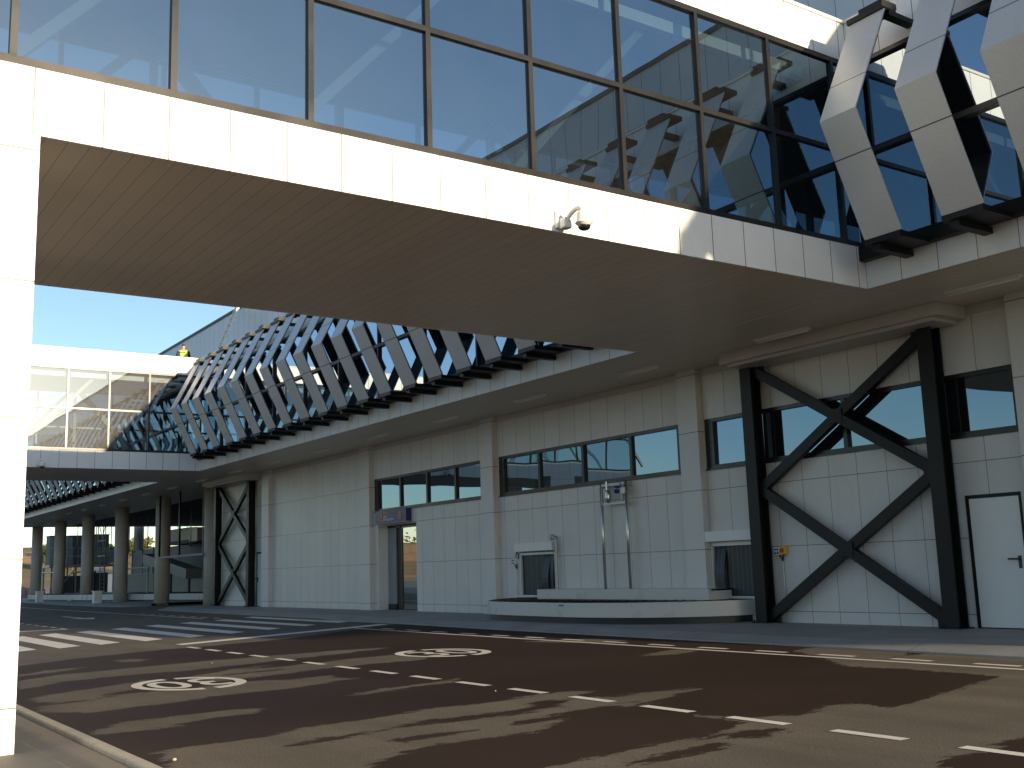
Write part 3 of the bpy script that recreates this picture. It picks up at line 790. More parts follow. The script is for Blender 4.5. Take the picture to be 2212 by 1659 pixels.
# round columns of the open hall
for x, y in ((-48.75, 16.95), (-56.4, 17.0), (-64.2, 17.0), (-72.0, 17.0), (-79.8, 17.0), (-87.4, 17.0), (-88.6, 24.8)):
    mb = MB(); mb.lathe((x, y, 0), [(0.38, 0.0), (0.38, ZS + 0.12)], 28); mb.build('round_column', 'concrete', terminal)
mb = MB(); mb.box(-95, -60, 27.6, 27.9, 0, 3.9); mb.box(-84, -49, 36, 36.3, 0, ZS + 0.1); mb.build('added_dark_wall', 'grey_dark', terminal)  # dark slabs added so the back of the hall reads dark

# ================================================================== SKYBRIDGES
def skybridge(xf, label, y_start, moff):
    xb = xf - 5.5
    t = thing('skybridge', (xf - 2.75, 8, ZS), label, 'skybridge', 'glazed bridges out of the terminal')
    mb = MB(); mb.box(xf - 0.04, xf, y_start, YF, ZS, ZF); mb.box(xb, xb + 0.04, y_start, YF, ZS, ZF); mb.box(xb + 0.04, xf - 0.04, y_start, y_start + 0.04, ZS, ZF)
    mb.build('lower_fascia', 'bridge_clad', t)
    mb = MB(); mb.box(xf - 0.04, xf, y_start, YF, 9.225, ZR); mb.box(xb, xb + 0.04, y_start, YF, 9.225, ZR); mb.box(xb + 0.04, xf - 0.04, y_start, y_start + 0.04, 9.225, ZR)
    mb.build('upper_fascia', 'bridge_clad', t)
    mb = MB(); mb.box(xf - 0.2, xf + 0.03, y_start - 0.03, YF, ZR, ZR + 0.05); mb.box(xb - 0.03, xb + 0.2, y_start - 0.03, YF, ZR, ZR + 0.05)
    mb.build('coping', 'white_paint', t)
    mb = MB(); mb.box(xb + 0.042, xf - 0.042, y_start + 0.04, YF + 0.019, ZS + 0.004, ZS + 0.06); mb.build('soffit', 'soffit', t)
    mb = MB(); mb.box(xb + 0.05, xf - 0.05, y_start + 0.04, YF, 5.9, 6.03); mb.build('floor', 'interior_floor', t)
    mb = MB(); mb.box(xb + 0.05, xf - 0.05, y_start + 0.04, YF, 9.26, 9.34); mb.build('ceiling', 'interior_ceiling', t)
    mb = MB(); mb.box(xb + 0.05, xf - 0.05, y_start + 0.04, YF, 9.7, 9.78); mb.build('roof', 'grey_mid', t)
    ms = [1.615 + moff + 1.4925 * k for k in range(-3, 9)]
    ms = [m for m in ms if m > y_start + 0.2]
    for x, nm, gm, depth in ((xf, 'near', 'glass_bridge' if xf > -20 else 'glass_distant', 1), (xb, 'far', 'glass_far', -1)):
        fr = MB()
        xa, xc = (x - 0.09, x - 0.005) if depth > 0 else (x + 0.005, x + 0.09)
        fr.box(xa, xc, y_start + 0.04, YF, ZF, ZF + 0.085); fr.box(xa, xc, y_start + 0.04, YF, 9.145, 9.225); fr.box(xa, xc, y_start + 0.04, YF, ZT - 0.035, ZT + 0.035)
        for m_ in ms:
            fr.box(xa - 0.002, xc + 0.002, m_ - 0.032, m_ + 0.032, ZF + 0.085, ZT - 0.035); fr.box(xa - 0.002, xc + 0.002, m_ - 0.032, m_ + 0.032, ZT + 0.035, 9.145)
        fr.build('glazing_frame', 'frame', t)
        xg = (xa + xc) / 2
        ed = [y_start + 0.05] + ms + [YF - 0.01]
        if nm == 'near':
            for a, b in zip(ed[:-1], ed[1:]):
                for za, zb_ in ((ZF + 0.05, ZT), (ZT, 9.19)):
                    ta = rnd.uniform(-0.004, 0.004); tb = rnd.uniform(-0.005, 0.005)
                    g_ = MB(); g_.quad((xg + ta, a, za), (xg - ta, b, za), (xg - ta + tb, b, zb_), (xg + ta + tb, a, zb_))
                    g_.build('glass_pane', gm, t)
        else:
            g_ = MB(); g_.quad((xg, y_start + 0.05, ZF + 0.05), (xg, YF, ZF + 0.05), (xg, YF, 9.19), (xg, y_start + 0.05, 9.19)); g_.build('rear_glazing', gm, t)
    # white steel inside, by both glass walls
    for x in (xf - 0.55, xb + 0.55):
        tr = MB(); y = 13.3; k = 0
        while y > y_start + 1:
            tr.bar((x, y, 6.03), (x, y, 9.26), 0.10, 0.10) if x < xf - 2 else None
            if k % 2 == 0: tr.bar((x, y - 0.1, 9.2), (x, y - 2.9, 6.1), 0.12, 0.12) if x > xf - 2 else tr.bar((x, y - 0.1, 6.1), (x, y - 2.9, 9.2), 0.16, 0.2)
            else: tr.bar((x, y - 0.1, 9.2), (x, y - 2.9, 6.1), 0.12, 0.12)
            y -= 3.0; k += 1
        tr.build('truss', 'truss', t)
    bm_ = MB(); y = 13.2
    while y > y_start + 0.5:
        bm_.box(xf - 0.42, xf - 0.30, y - 1.30, y - 0.0, 8.90, 9.08); y -= 1.4
    bm_.build('ceiling_beam', 'interior_white', t)
    for xa, xc in ((xf - 1.2, xf - 0.002), (xb + 0.002, xb + 1.2)):
        p = MB(); p.box(xa, xc, 0.35, 1.88, -0.2, ZS - 0.002); p.build('support_pillar', 'pillar_clad', t)
    return t
skybridge(-10.27, 'near glazed skybridge with white fascias crossing the top of the view', -3.0, 0.0)
skybridge(-41.70, 'distant glazed skybridge past the near soffit with a worker on its roof', -3.0, -0.12)

# ================================================================== THINGS ON AND BY THE WALL
# soffit tube lights
LX = [-9.80 - 4.04 * k for k in range(0, 20)]
ORDR = ['rightmost'] + ORD[1:]
for k, x in enumerate(LX):
    lab = ('rightmost slim tube light under the soffit, cut by the picture edge' if k == 0 else '%s slim tube light under the soffit, counting from the right edge' % ORD[k])
    t = thing('soffit_light', (x + 0.63, 15.3, ZS), lab, 'tube light', 'tube lights under the soffit')
    mb = MB(); mb.box(x, x + 1.26, 15.24, 15.36, ZS - 0.045, ZS - 0.001); mb.build('housing', 'white_paint', t)
    mb = MB(); mb.tube([(x + 0.03, 15.3, ZS - 0.062), (x + 1.23, 15.3, ZS - 0.062)], 0.024, 8); mb.build('tube', 'interior_white', t)

# dome cameras on the bridges
def dome_camera(x, y, z, s, label):
    t = thing('dome_camera', (x, y, z), label, 'security camera', 'dome cameras on the skybridge fascias')
    mb = MB(); mb.box(x + 0.0, x + 0.05, y - 0.12 * s, y + 0.04 * s, z - 0.10 * s, z + 0.13 * s); mb.build('mount_plate', 'white_paint', t, bevel=0.012)
    mb = MB(); mb.box(x + 0.05, x + 0.17, y - 0.09 * s, y + 0.03 * s, z - 0.12 * s, z + 0.02 * s); mb.build('junction_box', 'white_paint', t, bevel=0.02)
    mb = MB(); c = y - 0.02
    mb.tube([(x + 0.12, c, z - 0.06), (x + 0.15, c, z + 0.0), (x + 0.22, c, z + 0.055), (x + 0.31, c, z + 0.08), (x + 0.40, c, z + 0.075), (x + 0.455, c, z + 0.03)], [0.042, 0.038, 0.034, 0.03, 0.028, 0.028], 12)
    mb.build('arm', 'white_paint', t)
    o = (x + 0.46, c, z - 0.165); q = 0.70
    mb = MB(); mb.lathe(o, [(r, h * q) for r, h in [(0.03, 0.27), (0.07, 0.255), (0.088, 0.20), (0.095, 0.10), (0.096, 0.05), (0.112, 0.04), (0.112, 0.025), (0.092, 0.02), (0.082, -0.02)]], 24); mb.build('housing', 'white_paint', t)
    mb = MB(); mb.lathe(o, [(r, h * q) for r, h in [(0.080, -0.02), (0.078, -0.045), (0.066, -0.075), (0.045, -0.095), (0.02, -0.104), (0.004, -0.106)]], 24); mb.build('dome', 'dome', t)
dome_camera(-10.27, 7.98, 5.58, 1.0, 'white dome camera on a curved arm on the near skybridge fascia')
dome_camera(-41.70, 8.10, 5.60, 1.1, 'tiny white dome camera on the distant skybridge fascia')

# gate sign over the entrance
sg = thing('gate_sign', (-30.5, 16.4, 3.05), 'violet blue direction sign with orange and white lettering over the glass entrance', 'sign')
mb = MB(); mb.box(-31.55, -29.48, 16.34, YW, 2.87, 3.26, 0)
mb.m[-1] = 1; mb.m[4] = 0; mb.m[5] = 1
mb.build('sign_box', ['sign_blue', 'sign_side'], sg, bevel=0.006)
mb = MB(); mb.box(-31.56, -29.47, 16.335, YW, 2.835, 2.868); mb.build('bottom_rail', 'grey_mid', sg)
face = Matrix.Rotation(PI / 2, 3, 'X').to_euler()
text_mesh('Пристигане Arrivals', 0.105, 'lettering', 'orange', (-30.98, 16.333, 3.145), face, sg, sx=0.80, offset=0.002)
text_mesh('Baggage', 0.095, 'lettering', 'white_letter', (-30.98, 16.333, 3.035), face, sg, sx=0.85)
text_mesh('Багаж по ленти', 0.115, 'lettering', 'white_letter', (-30.98, 16.333, 2.925), face, sg, sx=0.80, offset=0.003)
mb = MB(); mb.box(-29.95, -29.79, 16.328, 16.34, 2.93, 3.17); mb.build('gate_plate', 'orange', sg)
text_mesh('2', 0.24, 'gate_number', 'black', (-29.925, 16.325, 2.965), face, sg, sx=0.85, offset=0.004)
mb = MB(); mb.box(-31.17, -31.03, 16.328, 16.34, 2.92, 3.13); mb.build('baggage_plate', 'orange', sg)
mb = MB(); mb.box(-31.135, -31.065, 16.324, 16.328, 2.955, 3.03); mb.box(-31.115, -31.085, 16.3245, 16.328, 3.03, 3.07); mb.build('suitcase_mark', 'sign_side', sg)
mb = MB()
mb.box(-31.275, -31.245, 16.330, 16.34, 3.0, 3.12)
mb.quad((-31.33, 16.332, 3.01), (-31.26, 16.332, 2.92), (-31.19, 16.332, 3.01)); mb.build('arrow', 'orange', sg)

# baggage carousels
def carousel(name, path, z0, zp0, zp1, label, inner_y=None, group=None):
    pts = smooth_path(path, 8)
    t = thing(name, (pts[len(pts) // 2].x, pts[len(pts) // 2].y, 0), label, 'baggage carousel', 'baggage carousels')
    def off(d):
        out = []
        for i, p in enumerate(pts):
            a = pts[max(i - 1, 0)]; b = pts[min(i + 1, len(pts) - 1)]
            d_ = (b - a).normalized(); out.append(Vector((p.x - d_.y * d, p.y + d_.x * d, 0)))
        return out
    def ribbon(nm, A, B, za, zb_, mat):
        mb = MB()
        for i in range(len(A) - 1):
            a0, a1, b0, b1 = A[i], A[i + 1], B[i], B[i + 1]
            mb.quad((a0.x, a0.y, za), (a1.x, a1.y, za), (a1.x, a1.y, zb_), (a0.x, a0.y, zb_))
            mb.quad((b0.x, b0.y, za), (b1.x, b1.y, za), (b1.x, b1.y, zb_), (b0.x, b0.y, zb_))
            mb.quad((a0.x, a0.y, zb_), (a1.x, a1.y, zb_), (b1.x, b1.y, zb_), (b0.x, b0.y, zb_))
            mb.quad((a0.x, a0.y, za), (a1.x, a1.y, za), (b1.x, b1.y, za), (b0.x, b0.y, za))
        for A_, B_ in ((A[0], B[0]), (A[-1], B[-1])):
            mb.quad((A_.x, A_.y, za), (B_.x, B_.y, za), (B_.x, B_.y, zb_), (A_.x, A_.y, zb_))
        o = mb.build(nm, mat, t)
        return o
    s = 1 if off(0.5)[len(pts) // 2].y > pts[len(pts) // 2].y else -1
    ribbon('front_panel', off(0), off(0.05 * s), zp0, zp1, 'carousel')
    ribbon('skirting', off(0.07 * s), off(0.12 * s), z0, zp0 + 0.002, 'rubber')
    A = off(0.052 * s); B = off(1.0 * s)
    if inner_y is not None:
        B = [Vector((min(max(b.x, path[0][0] if path[0][0] < path[-1][0] else path[-1][0]), max(path[0][0], path[-1][0])), max(b.y, p.y + 0.01), 0)) for b, p in zip(B, A)]
    mb = MB(); n = len(A)
    # overlapping plates, each with its leading edge a little proud
    L = [0.0]
    for i in range(1, n): L.append(L[-1] + (pts[i] - pts[i - 1]).length)
    step_ = 0.30; s0 = 0.0
    def at_len(P_, l):
        for i in range(1, n):
            if L[i] >= l:
                f = (l - L[i - 1]) / max(L[i] - L[i - 1], 1e-6); return P_[i - 1].lerp(P_[i], f)
        return P_[-1]
    while s0 < L[-1] - 0.02:
        e = min(s0 + step_ * 1.02, L[-1])
        a0, a1, b0, b1 = at_len(A, s0), at_len(A, e), at_len(B, s0), at_len(B, e)
        z_a, z_b = zp1 - 0.005, zp1 + 0.016
        mb.quad((a0.x, a0.y, z_a), (a1.x, a1.y, z_b), (b1.x, b1.y, z_b), (b0.x, b0.y, z_a))
        mb.quad((a1.x, a1.y, z_b), (b1.x, b1.y, z_b), (b1.x, b1.y, z_a - 0.012), (a1.x, a1.y, z_a - 0.012))
        s0 += step_
    mb.build('belt', 'rubber', t)
    return t
c1 = carousel('baggage_carousel', [(-23.6, 16.52), (-23.35, 15.7), (-22.85, 15.0), (-22.2, 14.55), (-21.0, 14.36), (-19.2, 14.33), (-18.2, 14.40), (-17.2, 14.68), (-16.3, 15.22), (-15.72, 15.95), (-15.5, 16.52)],
              0.05, 0.25, 0.55, 'white baggage carousel with black belt running between two wall openings')
mb = MB(); mb.prism([(-23.4, 16.6), (-23.2, 15.9), (-22.4, 15.3), (-21.0, 15.25), (-18.0, 15.25), (-16.8, 15.6), (-15.75, 16.6)], 0.50, 0.547); mb.build('belt_bed', 'rubber', c1)
mb = MB(); mb.box(-22.03, -16.1, 15.86, 15.94, 0.555, 0.78); mb.box(-22.03, -21.95, 15.94, YW, 0.555, 0.78); mb.box(-16.18, -16.1, 15.94, YW, 0.555, 0.78); mb.box(-22.03, -16.1, 15.94, YW, 0.74, 0.779)
mb.build('upstand', 'carousel', c1)
mb = MB(); mb.box(-19.11, -18.96, 14.322, 14.335, 0.478, 0.505); mb.build('maker_plate', 'grey_dark', c1)
c2 = carousel('baggage_carousel', [(-84.6, 18.8), (-84.9, 17.0), (-83.5, 15.75), (-78.0, 15.75), (-70.0, 16.35), (-62.5, 17.75), (-56.0, 18.9), (-50.5, 19.6)],
              0.05, 0.20, 0.52, 'long distant baggage carousel under the open columned hall')
mb = MB(); mb.prism([(-84.3, 19.0), (-84.2, 16.8), (-78, 16.4), (-70, 17.1), (-62.5, 18.5), (-56, 19.6), (-50.5, 20.3), (-50.5, 21.2), (-82, 20.6)], 0.3, 0.515); mb.build('belt_bed', 'rubber', c2)

# baggage openings: roller shutters with strip curtains
def shutter(h, bx0, bx1, label, bulge):
    x0, x1, z0, z1 = h
    t = thing('roller_shutter', ((x0 + x1) / 2, YW, z0), label, 'roller shutter', 'roller shutters over the carousel openings')
    mb = MB(); mb.box(bx0, bx1, YW - 0.16, YW, 1.735, 1.95); mb.build('shutter_box', 'white_paint', t, bevel=0.008)
    mb = MB(); mb.box(x0 + 0.02, x1 - 0.02, YW - 0.02, YW + 0.05, 1.64, 1.70); mb.box(x0, x0 + 0.025, YW - 0.015, YW + 0.04, z0, 1.64); mb.box(x1 - 0.025, x1, YW - 0.015, YW + 0.04, z0, 1.64)
    mb.box(x0 + 0.05, x1 - 0.05, YW - 0.012, YW + 0.06, z0, z0 + 0.045)
    mb.build('guide_frame', 'white_paint', t)
    n = 12; wst = (x1 - x0 - 0.06) / n
    mb = MB()
    for k in range(n):
        a = x0 + 0.03 + k * wst
        k2 = bulge(k, n)
        rows = 7
        for r in range(rows):
            za = 1.64 - (1.64 - z0 - 0.06) * r / rows; zb_ = 1.64 - (1.64 - z0 - 0.06) * (r + 1) / rows
            def yy(r_, sgn): return YW + 0.07 - k2 * math.sin(PI * 0.8 * r_ / rows) + 0.012 * sgn + (0.01 if k % 2 else 0)
            mb.quad((a, yy(r, -1), za), (a + wst * 1.05, yy(r, 1), za), (a + wst * 1.05, yy(r + 1, 1), zb_), (a, yy(r + 1, -1), zb_))
            mb.sm[-1] = True
    o = mb.build('strip_curtain', 'strip_curtain', t)
    return t
shutter(S1, -23.72, -22.05, 'roller shutter with dark strip curtain at the left end of the carousel', lambda k, n: 0.14 if k in (8, 9) else (0.06 if k == 10 else 0.0))
shutter(S2, -16.68, -15.18, 'roller shutter half hidden behind the dark braced column', lambda k, n: 0.13 if k in (1, 2) else 0.0)

t = thing('drain_pipe', (-22.0, 16.5, 0.6), 'thin bent steel pipe beside the left roller shutter', 'pipe')
mb = MB(); mb.tube(smooth_path([(-22.22, YW, 2.06), (-22.15, YW - 0.08, 2.08), (-22.02, YW - 0.09, 2.04), (-21.96, YW - 0.09, 1.9), (-21.96, YW - 0.09, 0.58)], 5), 0.034, 10); mb.build('pipe', 'galv', t)
mb = MB(); mb.box(-22.30, -22.14, YW - 0.02, YW, 1.98, 2.13); mb.build('wall_plate', 'grey_mid', t)

def control_box(x, label, yellow):
    t = thing('control_box', (x, YW, 0.6), label, 'control box', 'push button boxes with a thin conduit')
    mb = MB(); mb.box(x - 0.15, x + 0.0, YW - 0.07, YW, 1.41, 1.56); mb.build('button_box', 'white_paint', t, bevel=0.005)
    mb = MB()
    for dx in (-0.105, -0.045):
        for dz in (1.45, 1.52): mb.tube([(x + dx, YW - 0.07, dz), (x + dx, YW - 0.09, dz)], 0.017, 10)
    mb.build('button', 'black', t)
    if yellow:
        mb = MB(); mb.box(x + 0.005, x + 0.16, YW - 0.07, YW, 1.42, 1.58); mb.build('isolator_box', 'yellow_box', t, bevel=0.005)
        mb = MB(); mb.box(x + 0.02, x + 0.10, YW - 0.10, YW - 0.07, 1.46, 1.54); mb.build('switch', 'red', t, bevel=0.01)
    else:
        mb = MB(); mb.tube(smooth_path([(x + 0.02, YW - 0.04, 1.6), (x + 0.07, YW - 0.05, 1.72), (x + 0.14, YW - 0.04, 1.66), (x + 0.1, YW - 0.03, 1.55)], 5), 0.014, 8); mb.build('cable', 'black', t)
    mb = MB(); mb.tube([(x + 0.03, YW - 0.03, 0.45 if yellow else 0.62), (x + 0.03, YW - 0.03, 1.30)], 0.013, 8); mb.build('conduit', 'white_paint', t)
    mb = MB(); mb.tube([(x + 0.03, YW - 0.03, 1.30), (x + 0.05, YW - 0.04, 1.36), (x + 0.08, YW - 0.04, 1.42)], 0.015, 8); mb.tube([(x + 0.03, YW - 0.03, 1.30), (x + 0.0, YW - 0.04, 1.36), (x - 0.04, YW - 0.04, 1.41)], 0.015, 8)
    mb.build('cable_gland', 'black', t)
    return t
control_box(-23.83, 'white push button box left of the carousel shutter, on a thin conduit', False)
control_box(-14.68, 'white and yellow switch box with a red switch beside the braced column', True)

t = thing('camera_mast', (-19.5, 16.38, 0.78), 'two tall steel poles joined by crossbars, carrying a siren and a blue beacon', 'equipment mast')
for x in (-19.97, -19.08):
    mb = MB(); mb.tube([(x, 16.36, 0.78), (x, 16.36, 3.24)], 0.036, 12); mb.build('pole', 'steel', t)
    mb = MB(); mb.box(x - 0.04, x + 0.04, 16.37, YW, 3.12, 3.22); mb.build('wall_bracket', 'galv', t)
for z in (3.18, 2.74):
    mb = MB(); mb.bar((-19.97, 16.36, z), (-19.08, 16.36, z), 0.04, 0.06); mb.build('crossbar', 'galv', t)
mb = MB(); mb.bar((-19.20, 16.36, 2.74), (-19.20, 16.36, 3.0), 0.03, 0.05); mb.bar((-19.93, 16.35, 2.74), (-19.93, 16.35, 3.18), 0.02, 0.05); mb.build('stay', 'galv', t)
mb = MB(); mb.lathe((-19.70, 16.33, 2.76), [(0.03, 0.0), (0.065, 0.02), (0.07, 0.12), (0.07, 0.26), (0.05, 0.30)], 16); mb.box(-19.76, -19.70, 16.32, 16.35, 3.06, 3.26); mb.build('siren', 'steel', t)
mb = MB(); mb.lathe((-19.30, 16.30, 2.95), [(0.05, 0.0), (0.085, 0.02), (0.09, 0.12), (0.075, 0.18)], 16, 0); mb.lathe((-19.30, 16.30, 3.13), [(0.08, 0.0), (0.06, 0.05), (0.03, 0.06)], 16, 1)
mb.build('beacon', ['blue_lamp', 'white_paint'], t)
mb = MB(); mb.box(-19.22, -19.06, 16.29, 16.36, 2.94, 3.08); mb.build('beacon_bracket', 'white_paint', t)

# ================================================================== ROOF: ladder and worker
t = thing('ladder', (-44.0, 15.4, ZR), 'light aluminium ladder leaning against the upper wall by the far skybridge', 'ladder')
p0 = Vector((-44.0, 15.05, 9.82)); p1 = Vector((-44.0, 16.36, 13.05))
for dx in (-0.21, 0.21):
    mb = MB(); mb.bar(p0 + Vector((dx, 0, 0)), p1 + Vector((dx, 0, 0)), 0.06, 0.09); mb.build('rail', 'white_paint', t)
for k in range(11):
    p = p0.lerp(p1, (k + 0.7) / 11.4)
    mb = MB(); mb.bar(p + Vector((-0.2, 0, 0)), p + Vector((0.2, 0, 0)), 0.035, 0.035); mb.build('rung', 'galv', t)

def skin_mesh(name, nodes, edges, mat, parent, sub=2):
    """one continuous surface grown round joints: nodes = {name: ((x,y,z), radius)}"""
    off = root_loc(parent)
    keys = list(nodes)
    me = bpy.data.meshes.new(name)
    me.from_pydata([tuple(Vector(nodes[k][0]) - off) for k in keys], [(keys.index(a), keys.index(b)) for a, b in edges], [])
    o = bpy.data.objects.new(name, me); COL.objects.link(o); o.parent = parent
    sk = o.modifiers.new('skin', 'SKIN'); sk.use_smooth_shade = True
    for i, k in enumerate(keys):
        r = nodes[k][1]; r = r if isinstance(r, tuple) else (r, r)
        me.skin_vertices[0].data[i].radius = r
        me.skin_vertices[0].data[i].use_root = (i == 0)
    s = o.modifiers.new('sub', 'SUBSURF'); s.levels = sub; s.render_levels = sub
    me.materials.append(MT[mat])
    return o

# the worker stands on the roof edge by the far bridge, back to the viewer, head turned a little to his right
wx, wy, wz = -46.9, 14.86, ZR + 0.08
t = thing('person', (wx, wy, wz), 'worker in a yellow high visibility vest standing on the far skybridge roof, seen from behind', 'person')
fwd = Vector((-0.93, 0.36, 0)).normalized(); rt = Vector((fwd.y, -fwd.x, 0))
def B(f, r, z): return tuple(Vector((wx, wy, wz)) + fwd * f + rt * r + Vector((0, 0, z)))
nodes = {'pelvis': (B(0, 0, 0.88), (0.14, 0.11)), 'waist': (B(0.0, 0, 1.04), (0.135, 0.10)), 'chest': (B(0.02, 0, 1.24), (0.165, 0.115)), 'neckbase': (B(0.03, 0, 1.38), 0.075), 'neck': (B(0.04, 0, 1.435), 0.055), 'headbase': (B(0.06, 0.005, 1.49), 0.07), 'head': (B(0.065, 0.008, 1.56), (0.078, 0.092)), 'crown': (B(0.06, 0.01, 1.625), 0.06)}
edges = [('pelvis', 'waist'), ('waist', 'chest'), ('chest', 'neckbase'), ('neckbase', 'neck'), ('neck', 'headbase'), ('headbase', 'head'), ('head', 'crown')]
for s, n in ((-1, 'L'), (1, 'R')):
    nodes['sh' + n] = (B(0.02, s * 0.18, 1.34), 0.062); nodes['el' + n] = (B(0.0, s * 0.265, 1.07), 0.046); nodes['wr' + n] = (B(0.18, s * 0.22, 0.93), 0.032); nodes['hd' + n] = (B(0.255, s * 0.20, 0.90), 0.036)
    nodes['hp' + n] = (B(0.0, s * 0.10, 0.82), 0.095); nodes['kn' + n] = (B(0.03, s * 0.12, 0.45), 0.062); nodes['an' + n] = (B(-0.02, s * 0.13, 0.08), 0.042); nodes['ft' + n] = (B(0.15, s * 0.15, 0.04), 0.038)
    edges += [('chest', 'sh' + n), ('sh' + n, 'el' + n), ('el' + n, 'wr' + n), ('wr' + n, 'hd' + n), ('pelvis', 'hp' + n), ('hp' + n, 'kn' + n), ('kn' + n, 'an' + n), ('an' + n, 'ft' + n)]
    for f_ in range(5):
        k = 'f%s%d' % (n, f_)
        nodes[k] = (B(0.32 - (0.05 if f_ == 4 else 0.0) - 0.006 * abs(f_ - 1), s * (0.235 - 0.019 * f_ - (0.03 if f_ == 4 else 0)), 0.875 + (0.02 if f_ == 4 else 0)), 0.009)
        edges.append(('hd' + n, k))
body = skin_mesh('body', nodes, edges, 'skin', t)
mb = MB()
hd = Vector(B(0.065, 0.008, 1.56))
def hp(f, r, z): return hd + fwd * f + rt * r + Vector((0, 0, z))
mb.tube([hp(0.085, 0, 0.02), hp(0.115, 0, -0.02), hp(0.09, 0, -0.03)], [0.01, 0.015, 0.012], 8)
for s in (-1, 1): mb.tube([hp(-0.005, s * 0.076, -0.03), hp(-0.012, s * 0.092, 0.0), hp(-0.005, s * 0.08, 0.025)], [0.008, 0.016, 0.010], 8)
mb.build('ears_and_nose', 'skin', t)
mb = MB()
for s in (-1, 1): mb.lathe(tuple(hp(0.086, s * 0.032, 0.015)), [(0.003, -0.009), (0.011, 0.0), (0.003, 0.009)], 8)
mb.bar(hp(0.088, -0.025, -0.055), hp(0.088, 0.025, -0.055), 0.006, 0.008); mb.build('eyes_and_mouth', 'hair', t)
skin_mesh('hair', {'a': (B(0.035, 0.006, 1.535), (0.084, 0.086)), 'b': (B(0.038, 0.008, 1.59), (0.092, 0.098)), 'c': (B(0.05, 0.01, 1.645), 0.066)}, [('a', 'b'), ('b', 'c')], 'hair', t)
skin_mesh('vest', {'w': (B(0.0, 0, 0.80), (0.19, 0.145)), 'm': (B(0.0, 0, 1.03), (0.185, 0.14)), 'c': (B(0.015, 0, 1.26), (0.20, 0.145)), 't': (B(0.03, 0, 1.385), (0.12, 0.10)),
                     'sl': (B(0.02, -0.165, 1.345), 0.082), 'sr': (B(0.02, 0.165, 1.345), 0.082)}, [('w', 'm'), ('m', 'c'), ('c', 't'), ('c', 'sl'), ('c', 'sr')], 'hivis', t)
for s in (-1, 1):
    skin_mesh('sleeve', {'a': (B(0.02, s * 0.19, 1.335), 0.076), 'b': (B(0.0, s * 0.268, 1.07), 0.060), 'c': (B(0.15, s * 0.225, 0.95), 0.046)}, [('a', 'b'), ('b', 'c')], 'navy', t)
    skin_mesh('trouser_leg', {'a': (B(0.0, s * 0.095, 0.86), 0.112), 'b': (B(0.03, s * 0.12, 0.45), 0.078), 'c': (B(-0.015, s * 0.13, 0.09), 0.062)}, [('a', 'b'), ('b', 'c')], 'navy', t)
    mb = MB(); mb.tube([B(-0.07, s * 0.13, 0.05), B(0.05, s * 0.14, 0.05), B(0.19, s * 0.15, 0.035)], [0.045, 0.05, 0.032], 10); mb.build('shoe', 'black', t)
mb = MB()
for k in range(5):
    a = Vector(B(-0.135, -0.115 + k * 0.048, 1.215))
    mb.bar(a, a + Vector((0, 0, 0.042)), 0.02, 0.032, up=tuple(rt))
mb.build('back_lettering', 'black', t)

# ================================================================== OPEN HALL AND BEYOND (far left)
t = thing('steel_gantry', (-91.5, 21, 0), 'grey steel platform on legs with railings beyond the round columns', 'platform')
mb = MB(); mb.box(-94, -90.7, 18.6, 23.7, 2.45, 2.65); mb.build('deck', 'galv', t)
for x in (-93.8, -90.9):
    for y in (18.8, 20.6, 21.9, 23.5):
        mb = MB(); mb.bar((x, y, -0.2), (x, y, 2.45), 0.12, 0.12); mb.build('leg', 'galv', t)
mb = MB()
for y in np.arange(18.7, 23.8, 0.4): mb.bar((-90.75, float(y), 2.65), (-90.75, float(y), 3.95), 0.04, 0.04)
for z in (3.3, 3.95): mb.bar((-90.75, 18.6, z), (-90.75, 23.7, z), 0.05, 0.05)
mb.build('railing', 'galv', t)
mb = MB(); mb.box(-90.8, -90.77, 21.9, 23.5, 2.7, 3.9); mb.build('infill_panel', 'grey_mid', t)
mb = MB()
for y in (22.35, 22.68): mb.bar((-90.4, y, -0.1), (-90.6, y, 3.0), 0.05, 0.06)
for k in range(9): mb.bar((-90.42, 22.35, 0.15 + 0.31 * k), (-90.42, 22.68, 0.15 + 0.31 * k), 0.035, 0.035)
mb.build('ladder', 'galv', t)
mb = MB(); mb.bar((-90.75, 18.8, 0.1), (-90.75, 20.6, 2.4), 0.07, 0.07); mb.bar((-90.75, 21.9, 2.4), (-90.75, 20.6, 0.1), 0.07, 0.07); mb.build('brace', 'galv', t)
for y0, y1, z1, lab in ((18.85, 19.75, 4.97, 'leftmost dark cabin on the steel platform beyond the columns'), (20.24, 21.30, 4.97, 'tall dark cabin with a pale edge in the middle of the steel platform'), (22.0, 23.36, 5.05, 'widest dark cabin at the right of the steel platform')):
    c = thing('equipment_cabin', (-92.3, (y0 + y1) / 2, 2.65), lab, 'cabin', 'dark cabins on the steel platform')
    mb = MB(); mb.box(-93.4, -92.0, y0, y1, 2.65, z1 - 0.08); mb.build('body', 'grey_dark', c)
    mb = MB(); mb.box(-93.45, -91.95, y0 - 0.04, y1 + 0.04, z1 - 0.08, z1); mb.build('roof', 'grey_dark', c)
    mb = MB(); mb.box(-92.0, -91.97, y0 + 0.02, y0 + 0.28, 2.7, z1 - 0.12); mb.build('corner_panel', 'grey_mid', c)
for y0, y1, z1, lab in ((19.75, 21.45, 1.70, 'dark low container under the left of the steel platform'), (21.7, 23.1, 1.88, 'dark taller container under the right of the steel platform')):
    c = thing('container', (-91.6, (y0 + y1) / 2, 0), lab, 'container', 'dark containers under the platform')
    mb = MB(); mb.box(-92.6, -91.0, y0, y1, 0.0, z1); mb.build('body', 'grey_dark', c)
    mb = MB(); mb.box(-92.65, -90.96, y0 - 0.03, y1 + 0.03, z1, z1 + 0.06); mb.build('lid', 'steel_dark', c)
